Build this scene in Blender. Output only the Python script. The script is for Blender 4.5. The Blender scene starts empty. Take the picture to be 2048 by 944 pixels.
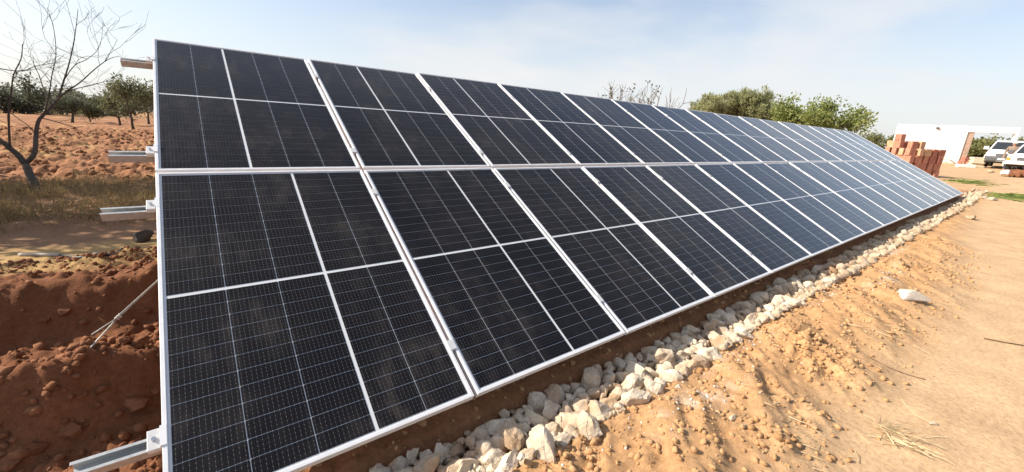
import bpy, bmesh, math, random
import numpy as np
from mathutils import Vector, Matrix

R = math.radians
random.seed(7)
rng = np.random.default_rng(11)
scene = bpy.context.scene
col = scene.collection

# ------------------------------------------------------------------ camera
# world: X runs along the solar array, Y points to its back, Z up, metres
F_PX, CX, CY = 795.71, 1024.0, 472.0          # focal length in photo pixels
CAM = np.array([0.2385, -1.3435, 1.3664])
CM = np.array([[0.79806836, -0.11611462, 0.59127345],     # camera axes (right, down, forward) as columns
               [-0.60052457, -0.2339885, 0.76460422],
               [0.04956946, -0.96528067, -0.2564685]])
cam_d = bpy.data.cameras.new('camera')
cam_d.sensor_width = 36.0
cam_d.lens = 36.0 * F_PX / 2048.0
cam_d.clip_start = 0.05
cam_d.clip_end = 5000.0
cam = bpy.data.objects.new('camera', cam_d)
col.objects.link(cam)
m4 = Matrix.Identity(4)
for i in range(3):
    m4[i][0] = CM[i, 0]; m4[i][1] = -CM[i, 1]; m4[i][2] = -CM[i, 2]; m4[i][3] = CAM[i]
cam.matrix_world = m4
scene.camera = cam

# ------------------------------------------------------------------ sky and sun
SUN_AZ, SUN_EL = 146.0, 37.0                   # azimuth counted from +X towards +Y
SKY_STRENGTH, SUN_STRENGTH, EXPOSURE = 0.112, 4.7, 0.78
world = bpy.data.worlds.new('World')
scene.world = world
world.use_nodes = True
wt = world.node_tree
wt.nodes.clear()
def wn(t, **k):
    n = wt.nodes.new(t)
    for a, b in k.items(): setattr(n, a, b)
    return n
w_out = wn('ShaderNodeOutputWorld')
w_bg = wn('ShaderNodeBackground')
w_bg.inputs['Strength'].default_value = SKY_STRENGTH
sky = wn('ShaderNodeTexSky', sky_type='NISHITA')
sky.sun_disc = False
sky.sun_elevation = R(SUN_EL)
sky.sun_rotation = R(90.0 - SUN_AZ)
sky.air_density = 1.0
sky.dust_density = 1.6
sky.ozone_density = 1.2
# thin high veil of cloud over the clear sky, thickening into haze at the horizon
tc = wn('ShaderNodeTexCoord')
mp = wn('ShaderNodeMapping')
mp.inputs['Scale'].default_value = (0.9, 1.5, 4.0)
mp.inputs['Rotation'].default_value = (0, 0, R(35))
nz = wn('ShaderNodeTexNoise')
nz.inputs['Scale'].default_value = 1.5
nz.inputs['Detail'].default_value = 6
nz.inputs['Roughness'].default_value = 0.5
sep = wn('ShaderNodeSeparateXYZ')
hz = wn('ShaderNodeMapRange', interpolation_type='SMOOTHSTEP')
hz.inputs[1].default_value = 0.36; hz.inputs[2].default_value = 0.0
hz.inputs[3].default_value = 0.0; hz.inputs[4].default_value = 0.62
rmp = wn('ShaderNodeMapRange', interpolation_type='SMOOTHSTEP')
rmp.inputs[1].default_value = 0.46; rmp.inputs[2].default_value = 0.72
rmp.inputs[3].default_value = 0.14; rmp.inputs[4].default_value = 0.60
add = wn('ShaderNodeMath', operation='ADD', use_clamp=True)
mx = wn('ShaderNodeMix', data_type='RGBA')
mx.inputs[7].default_value = (4.62, 4.68, 4.74, 1)
wt.links.new(tc.outputs['Generated'], mp.inputs['Vector'])
wt.links.new(mp.outputs['Vector'], nz.inputs['Vector'])
wt.links.new(tc.outputs['Generated'], sep.inputs[0])
wt.links.new(sep.outputs['Z'], hz.inputs[0])
wt.links.new(nz.outputs['Fac'], rmp.inputs[0])
wt.links.new(rmp.outputs[0], add.inputs[0]); wt.links.new(hz.outputs[0], add.inputs[1])
wt.links.new(add.outputs[0], mx.inputs[0])
wt.links.new(sky.outputs['Color'], mx.inputs[6])
wt.links.new(mx.outputs[2], w_bg.inputs['Color'])
wt.links.new(w_bg.outputs[0], w_out.inputs['Surface'])

sun_d = bpy.data.lights.new('sun', 'SUN')
sun_d.energy = SUN_STRENGTH
sun_d.angle = R(0.53)
sun_d.color = (1.0, 0.90, 0.76)
sun = bpy.data.objects.new('sun', sun_d)
col.objects.link(sun)
sd = Vector((math.cos(R(SUN_AZ)) * math.cos(R(SUN_EL)), math.sin(R(SUN_AZ)) * math.cos(R(SUN_EL)), math.sin(R(SUN_EL))))
sun.rotation_euler = sd.to_track_quat('Z', 'Y').to_euler()
sun.location = (0, 0, 20)

vs = scene.view_settings
vs.view_transform = 'Standard'
vs.look = 'None'
vs.gamma = 1.0
vs.use_curve_mapping = False
vs.exposure = EXPOSURE

# ------------------------------------------------------------------ pixel helpers
def ray(px, py):
    d = CM @ np.array([px - CX, py - CY, F_PX])
    return d / np.linalg.norm(d)
def at_depth(px, py, dep):
    return CAM + CM @ np.array([(px - CX) / F_PX * dep, (py - CY) / F_PX * dep, dep])

# ------------------------------------------------------------------ noise
def _hash(ix, iy, seed):
    h = (ix.astype(np.int64) * 374761393 + iy.astype(np.int64) * 668265263 + seed * 1442695041) & 0x7fffffff
    h = ((h ^ (h >> 13)) * 1274126177) & 0x7fffffff
    h = (h ^ (h >> 16)) & 0x7fffffff
    return (h % 100003) / 100003.0
def vnoise(x, y, seed=0):
    ix = np.floor(x); iy = np.floor(y)
    fx = x - ix; fy = y - iy
    fx = fx * fx * (3 - 2 * fx); fy = fy * fy * (3 - 2 * fy)
    a = _hash(ix, iy, seed); b = _hash(ix + 1, iy, seed)
    c = _hash(ix, iy + 1, seed); d = _hash(ix + 1, iy + 1, seed)
    return (a + (b - a) * fx) * (1 - fy) + (c + (d - c) * fx) * fy
def fbm(x, y, oct=4, seed=0, gain=0.5):
    s = 0; a = 1.0; t = 0
    for o in range(oct):
        s = s + a * (vnoise(x, y, seed + o * 17) - 0.5)
        t += a; a *= gain; x = x * 2.03 + 5.1; y = y * 2.03 + 1.7
    return s / t * 2
def clods(x, y, size, seed):
    """rounded lumps, 0..1"""
    gx = np.floor(x / size); gy = np.floor(y / size)
    best = np.zeros_like(x)
    for dx in (-1, 0, 1):
        for dy in (-1, 0, 1):
            cx = gx + dx; cy = gy + dy
            ox = (cx + 0.15 + 0.7 * _hash(cx, cy, seed)) * size
            oy = (cy + 0.15 + 0.7 * _hash(cx, cy, seed + 5)) * size
            r = size * (0.12 + 0.58 * _hash(cx, cy, seed + 9) ** 2)
            q = 1 - ((x - ox) ** 2 + (y - oy) ** 2) / (r * r)
            best = np.maximum(best, np.sqrt(np.maximum(q, 0)) * r / (0.7 * size))
    return best
def sst(e0, e1, x):
    t = np.clip((x - e0) / (e1 - e0), 0, 1)
    return t * t * (3 - 2 * t)

# ------------------------------------------------------------------ terrain
def mound(y, c, h, near, far):
    d = y - c
    return h * np.where(d < 0, sst(-near, 0, d), 1 - sst(0, far, d))
def terrain(x, y, fine=True):
    x = np.asarray(x, float); y = np.asarray(y, float)
    z = np.interp(x, [-1e4, 17, 26, 34, 44, 60, 1e4], [0, 0, 0.27, 0.33, 0.60, 0.72, 0.72])
    wob = 0.05 * fbm(x * 1.3, x * 0.0 + 3.3, 3, 41)
    # front: sand spoil between road and trench
    edge = -1.0 + 0.12 * fbm(x * 0.9, x * 0 + 8.1, 3, 5) + 0.05 * np.clip(x - 5, 0, 12)
    spoil = sst(-0.28, -0.36, y + wob * 0.6) * sst(edge - 0.25, edge + 0.2, y) * sst(24, 17, x)
    far_fade = 1 - 0.45 * sst(4, 14, x)
    r_ = 0.79 * x + 0.61 * y; q_ = -0.61 * x + 0.79 * y
    rid = fbm(r_ * 1.6, q_ * 5.0, 4, 3)
    lump = 0.075 * np.clip(rid + 0.1, -0.25, 1) + 0.05 * np.clip(0.35 - np.abs(fbm(r_ * 1.1 + 7, q_ * 3.6, 3, 6)) * 2.2, 0, 1)
    z = z + spoil * far_fade * (0.012 + 0.03 * sst(-0.34, -0.62, y) + lump * (0.45 + 0.55 * sst(-0.34, -0.5, y)))
    # wheel tracks and slow waves on the road
    road = sst(edge + 0.1, edge - 0.3, y)
    z = z + road * (0.012 * fbm(x * 0.6, y * 2.2, 3, 71) - 0.012 * np.exp(-((y + 1.75 + 0.05 * fbm(x * .3, y * 0, 2, 9)) / 0.16) ** 2))
    # trench that holds the rubble
    tr = sst(-0.36, -0.26, y + wob * 0.6) * sst(0.10, -0.01, y) * sst(0.2, 0.45, x) * sst(21.5, 20.5, x)
    z = z - 0.095 * tr
    under = sst(-0.02, 0.10, y) * sst(2.6, 0.6, y) * sst(-0.25, 0.1, x) * sst(21, 19.5, x)
    z = z + under * (-0.015 + 0.03 * fbm(x * 3, y * 5, 3, 23))
    # dug soil heaps beyond the near end of the array
    hx = sst(0.55, 0.0, x)
    c1 = 1.08 + 0.06 * fbm(x * 1.6, x * 0, 3, 31) + 0.10 * (x + 0.4)
    c2 = 2.24 + 0.12 * fbm(x * 1.4, x * 0 + 2, 3, 37) - 0.05 * x
    h1 = 0.23 + 0.05 * fbm(x * 2.2, x * 0 + 5, 3, 33) - 0.10 * sst(-0.4, 0.2, x)
    h2 = 0.33 + 0.08 * fbm(x * 2.0, x * 0 + 7, 3, 35) - 0.09 * sst(-0.75, -1.5, x)
    yj = y + 0.05 * fbm(x * 5, y * 5, 2, 43)
    mz = np.maximum(mound(yj, c1, h1, 0.19, 0.6), mound(yj, c2, h2, 0.29, 0.95))
    mz = mz * hx
    z = z + mz
    pit = hx * sst(0.95, 0.75, y) * sst(0.15, 0.45, y)
    z = z - 0.07 * pit
    # ploughed field
    fld = sst(8.6, 9.8, y + 0.4 * fbm(x * .4, y * .4, 2, 51)) * sst(60, 30, x)
    ang = R(82.0)
    fr = math.cos(ang) * x + math.sin(ang) * y
    fq = -math.sin(ang) * x + math.cos(ang) * y + 0.35 * fbm(x * .25, y * .25, 3, 53)
    fur = 0.5 + 0.5 * np.sin(fq * 2 * math.pi / 0.9)
    fur2 = fbm(x * .9, y * .9, 3, 57)
    # the rows that run across the view
    cross = 0.5 + 0.5 * np.sin((0.62 * x + 0.78 * y + 0.6 * fbm(x * .3, y * .3, 3, 59)) * 2 * math.pi / 1.05)
    z = z + fld * (0.13 * cross * (0.45 + 0.55 * vnoise(x * .7, y * .7, 61)) + 0.08 * fur2 + 0.03 * fur)
    bank = sst(4.9, 5.6, y) * sst(9.6, 8.4, y) * sst(3, 0, x)
    z = z + bank * (0.05 + 0.06 * fbm(x * 1.2, y * 1.2, 3, 63))
    if fine:
        near = sst(14, 5, np.abs(x - 1.5)) * sst(13, 5, np.abs(y))
        c_a = clods(x, y, 0.11, 1); c_b = clods(x, y, 0.055, 2)
        patch = sst(-0.15, 0.35, fbm(x * 2.1, y * 2.1, 3, 81))
        z = z + spoil * near * patch * (0.042 * c_a + 0.024 * c_b)
        z = z + spoil * near * (0.012 * c_b + 0.020 * np.abs(fbm(x * 9, y * 9, 3, 95)) * (0.4 + patch))
        z = z + under * near * (0.03 * c_a * patch + 0.01 * c_b)
        mm = hx * sst(0.25, 0.6, y) * sst(4.4, 3.3, y)
        z = z + mm * (0.085 * clods(x, y, 0.2, 12) * patch + 0.055 * c_a * (0.3 + 0.7 * patch) + 0.026 * c_b + 0.02 * fbm(x * 9, y * 9, 3, 83))
        z = z + road * near * 0.004 * fbm(x * 7, y * 7, 3, 85)
        z = z + fld * sst(50, 30, y) * (0.06 * np.abs(fbm(x * 1.3 + y * .5, y * 2.2, 3, 91)) + 0.10 * fbm(x * 6, y * 6, 3, 93))
        z = z + fld * (0.09 * clods(x, y, 0.42, 14) + 0.04 * clods(x, y, 0.23, 15)) * sst(45, 25, y)
        z = z + bank * 0.03 * clods(x, y, 0.2, 16)
    return z
def gz(x, y, fine=True):
    return float(terrain(np.array([x]), np.array([y]), fine)[0])
def on_ground(px, py):
    d = ray(px, py); sv = 0.6 * 1.006 ** np.arange(1000)
    P = CAM[None, :] + sv[:, None] * d[None, :]
    hit = np.nonzero(P[:, 2] < terrain(P[:, 0], P[:, 1]))[0]
    P = P[hit[0] if len(hit) else -1]
    return np.array([P[0], P[1], gz(P[0], P[1])])

# ------------------------------------------------------------------ materials
def new_mat(name):
    m = bpy.data.materials.new(name); m.use_nodes = True
    nt = m.node_tree
    b = nt.nodes['Principled BSDF']
    return m, nt, b
def N(nt, t, **k):
    n = nt.nodes.new(t)
    for a, v in k.items(): setattr(n, a, v)
    return n
def noise(nt, scale, detail=4, rough=0.55, vec=None, kind='Object'):
    n = N(nt, 'ShaderNodeTexNoise')
    n.inputs['Scale'].default_value = scale; n.inputs['Detail'].default_value = detail; n.inputs['Roughness'].default_value = rough
    if vec is None:
        t = N(nt, 'ShaderNodeTexCoord'); nt.links.new(t.outputs[kind], n.inputs['Vector'])
    else: nt.links.new(vec, n.inputs['Vector'])
    return n.outputs['Fac']
def ramp(nt, fac, stops):
    r = N(nt, 'ShaderNodeValToRGB')
    e = r.color_ramp.elements
    while len(e) < len(stops): e.new(0.5)
    for i, (p, c) in enumerate(stops):
        e[i].position = p; e[i].color = (*c, 1) if len(c) == 3 else c
    nt.links.new(fac, r.inputs[0])
    return r.outputs[0]
def mixc(nt, fac, a, b, blend='MIX'):
    n = N(nt, 'ShaderNodeMix', data_type='RGBA', blend_type=blend)
    for s, v in ((0, fac), (6, a), (7, b)):
        if hasattr(v, 'is_output') or isinstance(v, bpy.types.NodeSocket): nt.links.new(v, n.inputs[s])
        elif s == 0: n.inputs[0].default_value = v
        else: n.inputs[s].default_value = (*v, 1)
    return n.outputs[2]
def bump(nt, b, h, strength=0.4, dist=0.01):
    n = N(nt, 'ShaderNodeBump'); n.inputs['Strength'].default_value = strength; n.inputs['Distance'].default_value = dist
    nt.links.new(h, n.inputs['Height']); nt.links.new(n.outputs[0], b.inputs['Normal'])
def simple(name, c, rough=0.6, metal=0.0, var=0.12, scale=8.0, bmp=0.0, bscale=60.0, spec=0.5, kind='Object'):
    m, nt, b = new_mat(name)
    f = noise(nt, scale, 5, kind=kind)
    lo = tuple(v * (1 - var) for v in c); hi = tuple(min(1, v * (1 + var)) for v in c)
    nt.links.new(ramp(nt, f, [(0.3, lo), (0.7, hi)]), b.inputs['Base Color'])
    b.inputs['Roughness'].default_value = rough; b.inputs['Metallic'].default_value = metal
    b.inputs['Specular IOR Level'].default_value = spec
    if bmp: bump(nt, b, noise(nt, bscale, 4, kind=kind), bmp, 0.01)
    return m
MAT = {}
# soil
m, nt, b = new_mat('soil'); MAT['soil'] = m
at = N(nt, 'ShaderNodeAttribute', attribute_name='soil_colour')
g = N(nt, 'ShaderNodeNewGeometry')
f1 = noise(nt, 3.1, 6, 0.62, g.outputs['Position']); f2 = noise(nt, 38, 5, 0.7, g.outputs['Position']); f3 = noise(nt, 170, 3, 0.7, g.outputs['Position'])
v1 = ramp(nt, f1, [(0.25, (0.80, 0.78, 0.76)), (0.75, (1.16, 1.15, 1.12))])
v2 = ramp(nt, f2, [(0.28, (0.72, 0.70, 0.68)), (0.72, (1.22, 1.22, 1.22))])
v3 = ramp(nt, f3, [(0.25, (0.80, 0.80, 0.80)), (0.78, (1.16, 1.16, 1.16))])
c = mixc(nt, 1.0, at.outputs['Color'], v1, 'MULTIPLY'); c = mixc(nt, 1.0, c, v2, 'MULTIPLY'); c = mixc(nt, 1.0, c, v3, 'MULTIPLY')
nt.links.new(c, b.inputs['Base Color'])
b.inputs['Roughness'].default_value = 0.95; b.inputs['Specular IOR Level'].default_value = 0.15
ma = N(nt, 'ShaderNodeMath', operation='ADD'); nt.links.new(f2, ma.inputs[0])
mb_ = N(nt, 'ShaderNodeMath', operation='MULTIPLY'); nt.links.new(f3, mb_.inputs[0]); mb_.inputs[1].default_value = 0.45
nt.links.new(mb_.outputs[0], ma.inputs[1])
bump(nt, b, ma.outputs[0], 0.55, 0.012)

# aluminium, steel
m, nt, b = new_mat('anodised_aluminium'); MAT['alu'] = m
f = noise(nt, 14, 5)
nt.links.new(ramp(nt, f, [(0.3, (0.66, 0.67, 0.68)), (0.7, (0.77, 0.77, 0.78))]), b.inputs['Base Color'])
b.inputs['Metallic'].default_value = 0.1; b.inputs['Roughness'].default_value = 0.42
m, nt, b = new_mat('galvanised_steel'); MAT['steel'] = m
v = N(nt, 'ShaderNodeTexVoronoi'); v.inputs['Scale'].default_value = 60
t = N(nt, 'ShaderNodeTexCoord'); nt.links.new(t.outputs['Object'], v.inputs['Vector'])
nt.links.new(ramp(nt, v.outputs['Color'], [(0.2, (0.44, 0.45, 0.45)), (0.8, (0.52, 0.53, 0.53))]), b.inputs['Base Color'])
b.inputs['Metallic'].default_value = 0.55; b.inputs['Roughness'].default_value = 0.45
MAT['clamp'] = simple('clamp_aluminium', (0.62, 0.62, 0.61), 0.4, 0.2, 0.06, 40)
MAT['backsheet'] = simple('white_backsheet', (0.66, 0.67, 0.68), 0.6, 0, 0.03, 5)
MAT['dusty_steel'] = simple('dusty_gap_steel', (0.30, 0.20, 0.13), 0.8, 0.1, 0.35, 12)
# cell: near-black silicon with fine pale bus wires and solder pads, laid out in the cell's own UV
m, nt, b = new_mat('silicon_cell'); MAT['cell'] = m
uv = N(nt, 'ShaderNodeUVMap', uv_map='UVMap')
sx = N(nt, 'ShaderNodeSeparateXYZ'); nt.links.new(uv.outputs[0], sx.inputs[0])
def math_(nt, op, a, c2=None, c3=None):
    n = N(nt, 'ShaderNodeMath', operation=op)
    for i, vv in enumerate((a, c2, c3)):
        if vv is None: continue
        if isinstance(vv, bpy.types.NodeSocket): nt.links.new(vv, n.inputs[i])
        else: n.inputs[i].default_value = vv
    return n.outputs[0]
u12 = math_(nt, 'FRACT', math_(nt, 'MULTIPLY', sx.outputs[0], 12.0))
du = math_(nt, 'ABSOLUTE', math_(nt, 'SUBTRACT', u12, 0.5))
wire = math_(nt, 'LESS_THAN', du, 0.030)
vv5 = math_(nt, 'FRACT', math_(nt, 'ADD', math_(nt, 'MULTIPLY', sx.outputs[1], 4.0), 0.5))
dv = math_(nt, 'ABSOLUTE', math_(nt, 'SUBTRACT', vv5, 0.5))
pad = math_(nt, 'MULTIPLY', math_(nt, 'LESS_THAN', du, 0.055), math_(nt, 'LESS_THAN', dv, 0.09))
pad = math_(nt, 'MULTIPLY', pad, 0.40)
met = math_(nt, 'MAXIMUM', math_(nt, 'MULTIPLY', wire, 0.10), pad)
oi = N(nt, 'ShaderNodeNewGeometry')
cellc = ramp(nt, oi.outputs['Random Per Island'], [(0.0, (0.0024, 0.0024, 0.0042)), (0.5, (0.0030, 0.0030, 0.0050)), (1.0, (0.0026, 0.0032, 0.0078))])
nt.links.new(mixc(nt, met, cellc, (0.42, 0.40, 0.38)), b.inputs['Base Color'])
b.inputs['Roughness'].default_value = 0.5; b.inputs['Specular IOR Level'].default_value = 0.08
# thin front glass: clear, mirror-like at a flat angle, with a film of dust
m = bpy.data.materials.new('panel_glass'); m.use_nodes = True; nt = m.node_tree; nt.nodes.clear(); MAT['glass'] = m
o_ = N(nt, 'ShaderNodeOutputMaterial'); tr = N(nt, 'ShaderNodeBsdfTransparent'); gl = N(nt, 'ShaderNodeBsdfGlossy'); df = N(nt, 'ShaderNodeBsdfDiffuse')
gl.inputs['Roughness'].default_value = 0.14; gl.inputs['Color'].default_value = (0.96, 0.96, 0.98, 1)
gin = N(nt, 'ShaderNodeNewGeometry'); dt = N(nt, 'ShaderNodeVectorMath', operation='DOT_PRODUCT')
nt.links.new(gin.outputs['Incoming'], dt.inputs[0]); nt.links.new(gin.outputs['Normal'], dt.inputs[1])
fr_ = math_(nt, 'POWER', math_(nt, 'SUBTRACT', 1.0, math_(nt, 'ABSOLUTE', dt.outputs['Value'])), 5.8)     # Schlick, same from both sides of the thin pane
fr_ = math_(nt, 'ADD', 0.010, math_(nt, 'MULTIPLY', fr_, 0.99))
m1 = N(nt, 'ShaderNodeMixShader'); m2 = N(nt, 'ShaderNodeMixShader')
nt.links.new(fr_, m1.inputs[0]); nt.links.new(tr.outputs[0], m1.inputs[1]); nt.links.new(gl.outputs[0], m1.inputs[2])
geo = N(nt, 'ShaderNodeNewGeometry')
mpg = N(nt, 'ShaderNodeMapping'); mpg.inputs['Scale'].default_value = (1.0, 0.30, 0.30); nt.links.new(geo.outputs['Position'], mpg.inputs['Vector'])
d1 = noise(nt, 2.3, 6, 0.62, geo.outputs['Position']); d2 = noise(nt, 15, 6, 0.7, mpg.outputs['Vector'])
da = ramp(nt, d1, [(0.42, (0, 0, 0)), (0.80, (1, 1, 1))]); db = ramp(nt, d2, [(0.45, (0, 0, 0)), (0.85, (1, 1, 1))])
oin = N(nt, 'ShaderNodeObjectInfo')
dust = math_(nt, 'ADD', math_(nt, 'ADD', 0.002, math_(nt, 'MULTIPLY', math_(nt, 'POWER', oin.outputs['Random'], 2.0), 0.012)), math_(nt, 'MULTIPLY', math_(nt, 'MULTIPLY', da, db), 0.13))
dust = math_(nt, 'ADD', dust, math_(nt, 'MULTIPLY', da, 0.008))
df.inputs['Color'].default_value = (0.62, 0.52, 0.43, 1)
nt.links.new(dust, m2.inputs[0]); nt.links.new(m1.outputs[0], m2.inputs[1]); nt.links.new(df.outputs[0], m2.inputs[2]); nt.links.new(m2.outputs[0], o_.inputs[0])

# limestone
def rock_mat(name, a, b2, stain, stain_amt=0.5):
    m, nt, b = new_mat(name)
    oi = N(nt, 'ShaderNodeObjectInfo'); g = N(nt, 'ShaderNodeNewGeometry')
    f = noise(nt, 9, 6, 0.65, g.outputs['Position']); f2 = noise(nt, 60, 5, 0.7, g.outputs['Position']); f3 = noise(nt, 3.5, 3, 0.5, g.outputs['Position'])
    c = ramp(nt, f, [(0.3, a), (0.7, b2)])
    c = mixc(nt, ramp(nt, f3, [(0.48, (0, 0, 0)), (0.72, (stain_amt,) * 3)]), c, stain)
    c = mixc(nt, 1.0, c, ramp(nt, f2, [(0.3, (0.78, 0.77, 0.75)), (0.7, (1.12, 1.12, 1.12))]), 'MULTIPLY')
    rr = ramp(nt, g.outputs['Random Per Island'], [(0.0, (0.82, 0.78, 0.72)), (0.5, (1, 1, 1)), (1.0, (1.06, 1.04, 1.0))])
    c = mixc(nt, 1.0, c, rr, 'MULTIPLY')
    r2 = ramp(nt, oi.outputs['Random'], [(0.0, (0.80, 0.74, 0.68)), (0.4, (1, 0.98, 0.96)), (1.0, (1.06, 1.05, 1.03))])
    c = mixc(nt, 1.0, c, r2, 'MULTIPLY')
    nt.links.new(c, b.inputs['Base Color']); b.inputs['Roughness'].default_value = 0.92; b.inputs['Specular IOR Level'].default_value = 0.2
    bump(nt, b, f2, 0.7, 0.01)
    return m
MAT['lime'] = rock_mat('limestone', (0.46, 0.385, 0.29), (0.70, 0.62, 0.51), (0.40, 0.25, 0.14), 0.85)
MAT['clod'] = rock_mat('soil_clod', (0.42, 0.25, 0.125), (0.50, 0.305, 0.16), (0.38, 0.215, 0.10), 0.5)
MAT['redclod'] = rock_mat('red_soil_clod', (0.20, 0.085, 0.042), (0.29, 0.135, 0.07), (0.16, 0.065, 0.035), 0.5)
MAT['fieldclod'] = rock_mat('field_clod', (0.24, 0.112, 0.055), (0.36, 0.185, 0.095), (0.24, 0.10, 0.05), 0.5)
MAT['darkstone'] = rock_mat('dark_stone', (0.07, 0.055, 0.045), (0.11, 0.09, 0.075), (0.09, 0.06, 0.04), 0.5)
MAT['whitegrit'] = rock_mat('white_grit', (0.62, 0.60, 0.57), (0.75, 0.74, 0.72), (0.5, 0.42, 0.33), 0.4)
def leaf_mat(name, a, b2, trans=0.35):
    m = bpy.data.materials.new(name); m.use_nodes = True; nt = m.node_tree; nt.nodes.clear()
    o = N(nt, 'ShaderNodeOutputMaterial'); g = N(nt, 'ShaderNodeNewGeometry')
    c = ramp(nt, g.outputs['Random Per Island'], [(0.0, a), (1.0, b2)])
    p = N(nt, 'ShaderNodeBsdfPrincipled'); p.inputs['Roughness'].default_value = 0.55; p.inputs['Specular IOR Level'].default_value = 0.3
    t = N(nt, 'ShaderNodeBsdfTranslucent'); mixs = N(nt, 'ShaderNodeMixShader'); mixs.inputs[0].default_value = trans
    nt.links.new(c, p.inputs['Base Color']); nt.links.new(c, t.inputs['Color'])
    nt.links.new(p.outputs[0], mixs.inputs[1]); nt.links.new(t.outputs[0], mixs.inputs[2]); nt.links.new(mixs.outputs[0], o.inputs[0])
    return m
MAT['olive_leaf'] = leaf_mat('olive_leaf', (0.085, 0.095, 0.045), (0.19, 0.195, 0.10), 0.4)
MAT['dark_leaf'] = leaf_mat('dark_olive_leaf', (0.078, 0.088, 0.058), (0.16, 0.17, 0.11), 0.4)
MAT['willow_leaf'] = leaf_mat('silver_green_leaf', (0.25, 0.26, 0.12), (0.46, 0.47, 0.25), 0.5)
MAT['green_leaf'] = leaf_mat('bright_green_leaf', (0.16, 0.205, 0.055), (0.36, 0.39, 0.14), 0.5)
MAT['scrub_leaf'] = leaf_mat('scrub_leaf', (0.13, 0.14, 0.05), (0.27, 0.27, 0.11), 0.4)
MAT['dry_grass'] = leaf_mat('dry_grass', (0.20, 0.135, 0.055), (0.46, 0.34, 0.16), 0.3)
MAT['weed'] = leaf_mat('dry_weed', (0.16, 0.105, 0.045), (0.38, 0.27, 0.12), 0.35)
MAT['straw'] = leaf_mat('straw', (0.46, 0.35, 0.19), (0.68, 0.56, 0.36), 0.2)
MAT['green_blade'] = leaf_mat('green_blade', (0.10, 0.16, 0.035), (0.26, 0.30, 0.08), 0.3)
MAT['bark'] = simple('dark_bark', (0.085, 0.066, 0.052), 0.9, 0, 0.4, 18, 0.8, 40)
MAT['twig'] = simple('grey_twig', (0.20, 0.17, 0.145), 0.9, 0, 0.3, 20)
MAT['wire'] = simple('pale_tie_wire', (0.55, 0.52, 0.46), 0.6, 0.2, 0.15, 30)
MAT['hose'] = simple('black_hose', (0.03, 0.028, 0.026), 0.6, 0, 0.3, 6)
MAT['hose_pale'] = simple('pale_hose_cover', (0.42, 0.38, 0.33), 0.8, 0, 0.25, 9)
MAT['stick'] = simple('weathered_stick', (0.16, 0.10, 0.06), 0.9, 0, 0.3, 20)
MAT['brick'] = simple('red_clay_brick', (0.50, 0.215, 0.14), 0.88, 0, 0.22, 7, 0.3, 50)
MAT['brick_pale'] = simple('pale_clay_brick', (0.56, 0.33, 0.20), 0.88, 0, 0.18, 7, 0.3, 50)
MAT['brick_dark'] = simple('dark_clay_brick', (0.40, 0.15, 0.10), 0.88, 0, 0.2, 7, 0.3, 50)
MAT['whitewash'] = simple('white_render', (0.76, 0.75, 0.72), 0.85, 0, 0.08, 1.2, 0.25, 25)
MAT['brown_render'] = simple('brown_render', (0.42, 0.29, 0.22), 0.85, 0, 0.2, 3, 0.3, 30)
MAT['paver'] = simple('pale_paver', (0.62, 0.52, 0.38), 0.85, 0, 0.12, 6, 0.2, 40)
MAT['paint'] = simple('white_car_paint', (0.78, 0.78, 0.77), 0.25, 0, 0.03, 2)
MAT['carglass'] = simple('car_glass', (0.03, 0.035, 0.04), 0.08, 0, 0.1, 2)
MAT['plastic'] = simple('grey_plastic', (0.085, 0.087, 0.09), 0.55, 0, 0.1, 8)
MAT['black'] = simple('black_rubber', (0.02, 0.02, 0.02), 0.7, 0, 0.2, 12)
MAT['chrome'] = simple('bright_metal', (0.6, 0.6, 0.62), 0.25, 0.9, 0.05, 8)
MAT['lamp_glass'] = simple('headlamp_lens', (0.62, 0.64, 0.66), 0.12, 0.2, 0.05, 10)
MAT['amber'] = simple('amber_lens', (0.75, 0.26, 0.05), 0.3, 0, 0.08, 10)
MAT['plate'] = simple('number_plate', (0.62, 0.62, 0.60), 0.5, 0, 0.05, 10)
MAT['skin'] = simple('skin', (0.36, 0.20, 0.13), 0.6, 0, 0.08, 10)
MAT['shirt'] = simple('brown_shirt', (0.24, 0.17, 0.13), 0.9, 0, 0.25, 12)
MAT['trousers'] = simple('dark_trousers', (0.06, 0.06, 0.07), 0.9, 0, 0.15, 12)
MAT['cap'] = simple('white_cap', (0.78, 0.77, 0.74), 0.85, 0, 0.05, 20)
MAT['sack'] = simple('white_sack', (0.68, 0.65, 0.60), 0.85, 0, 0.12, 8, 0.3, 30)
MAT['concrete'] = simple('concrete', (0.36, 0.33, 0.30), 0.9, 0, 0.15, 8, 0.3, 40)

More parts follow.
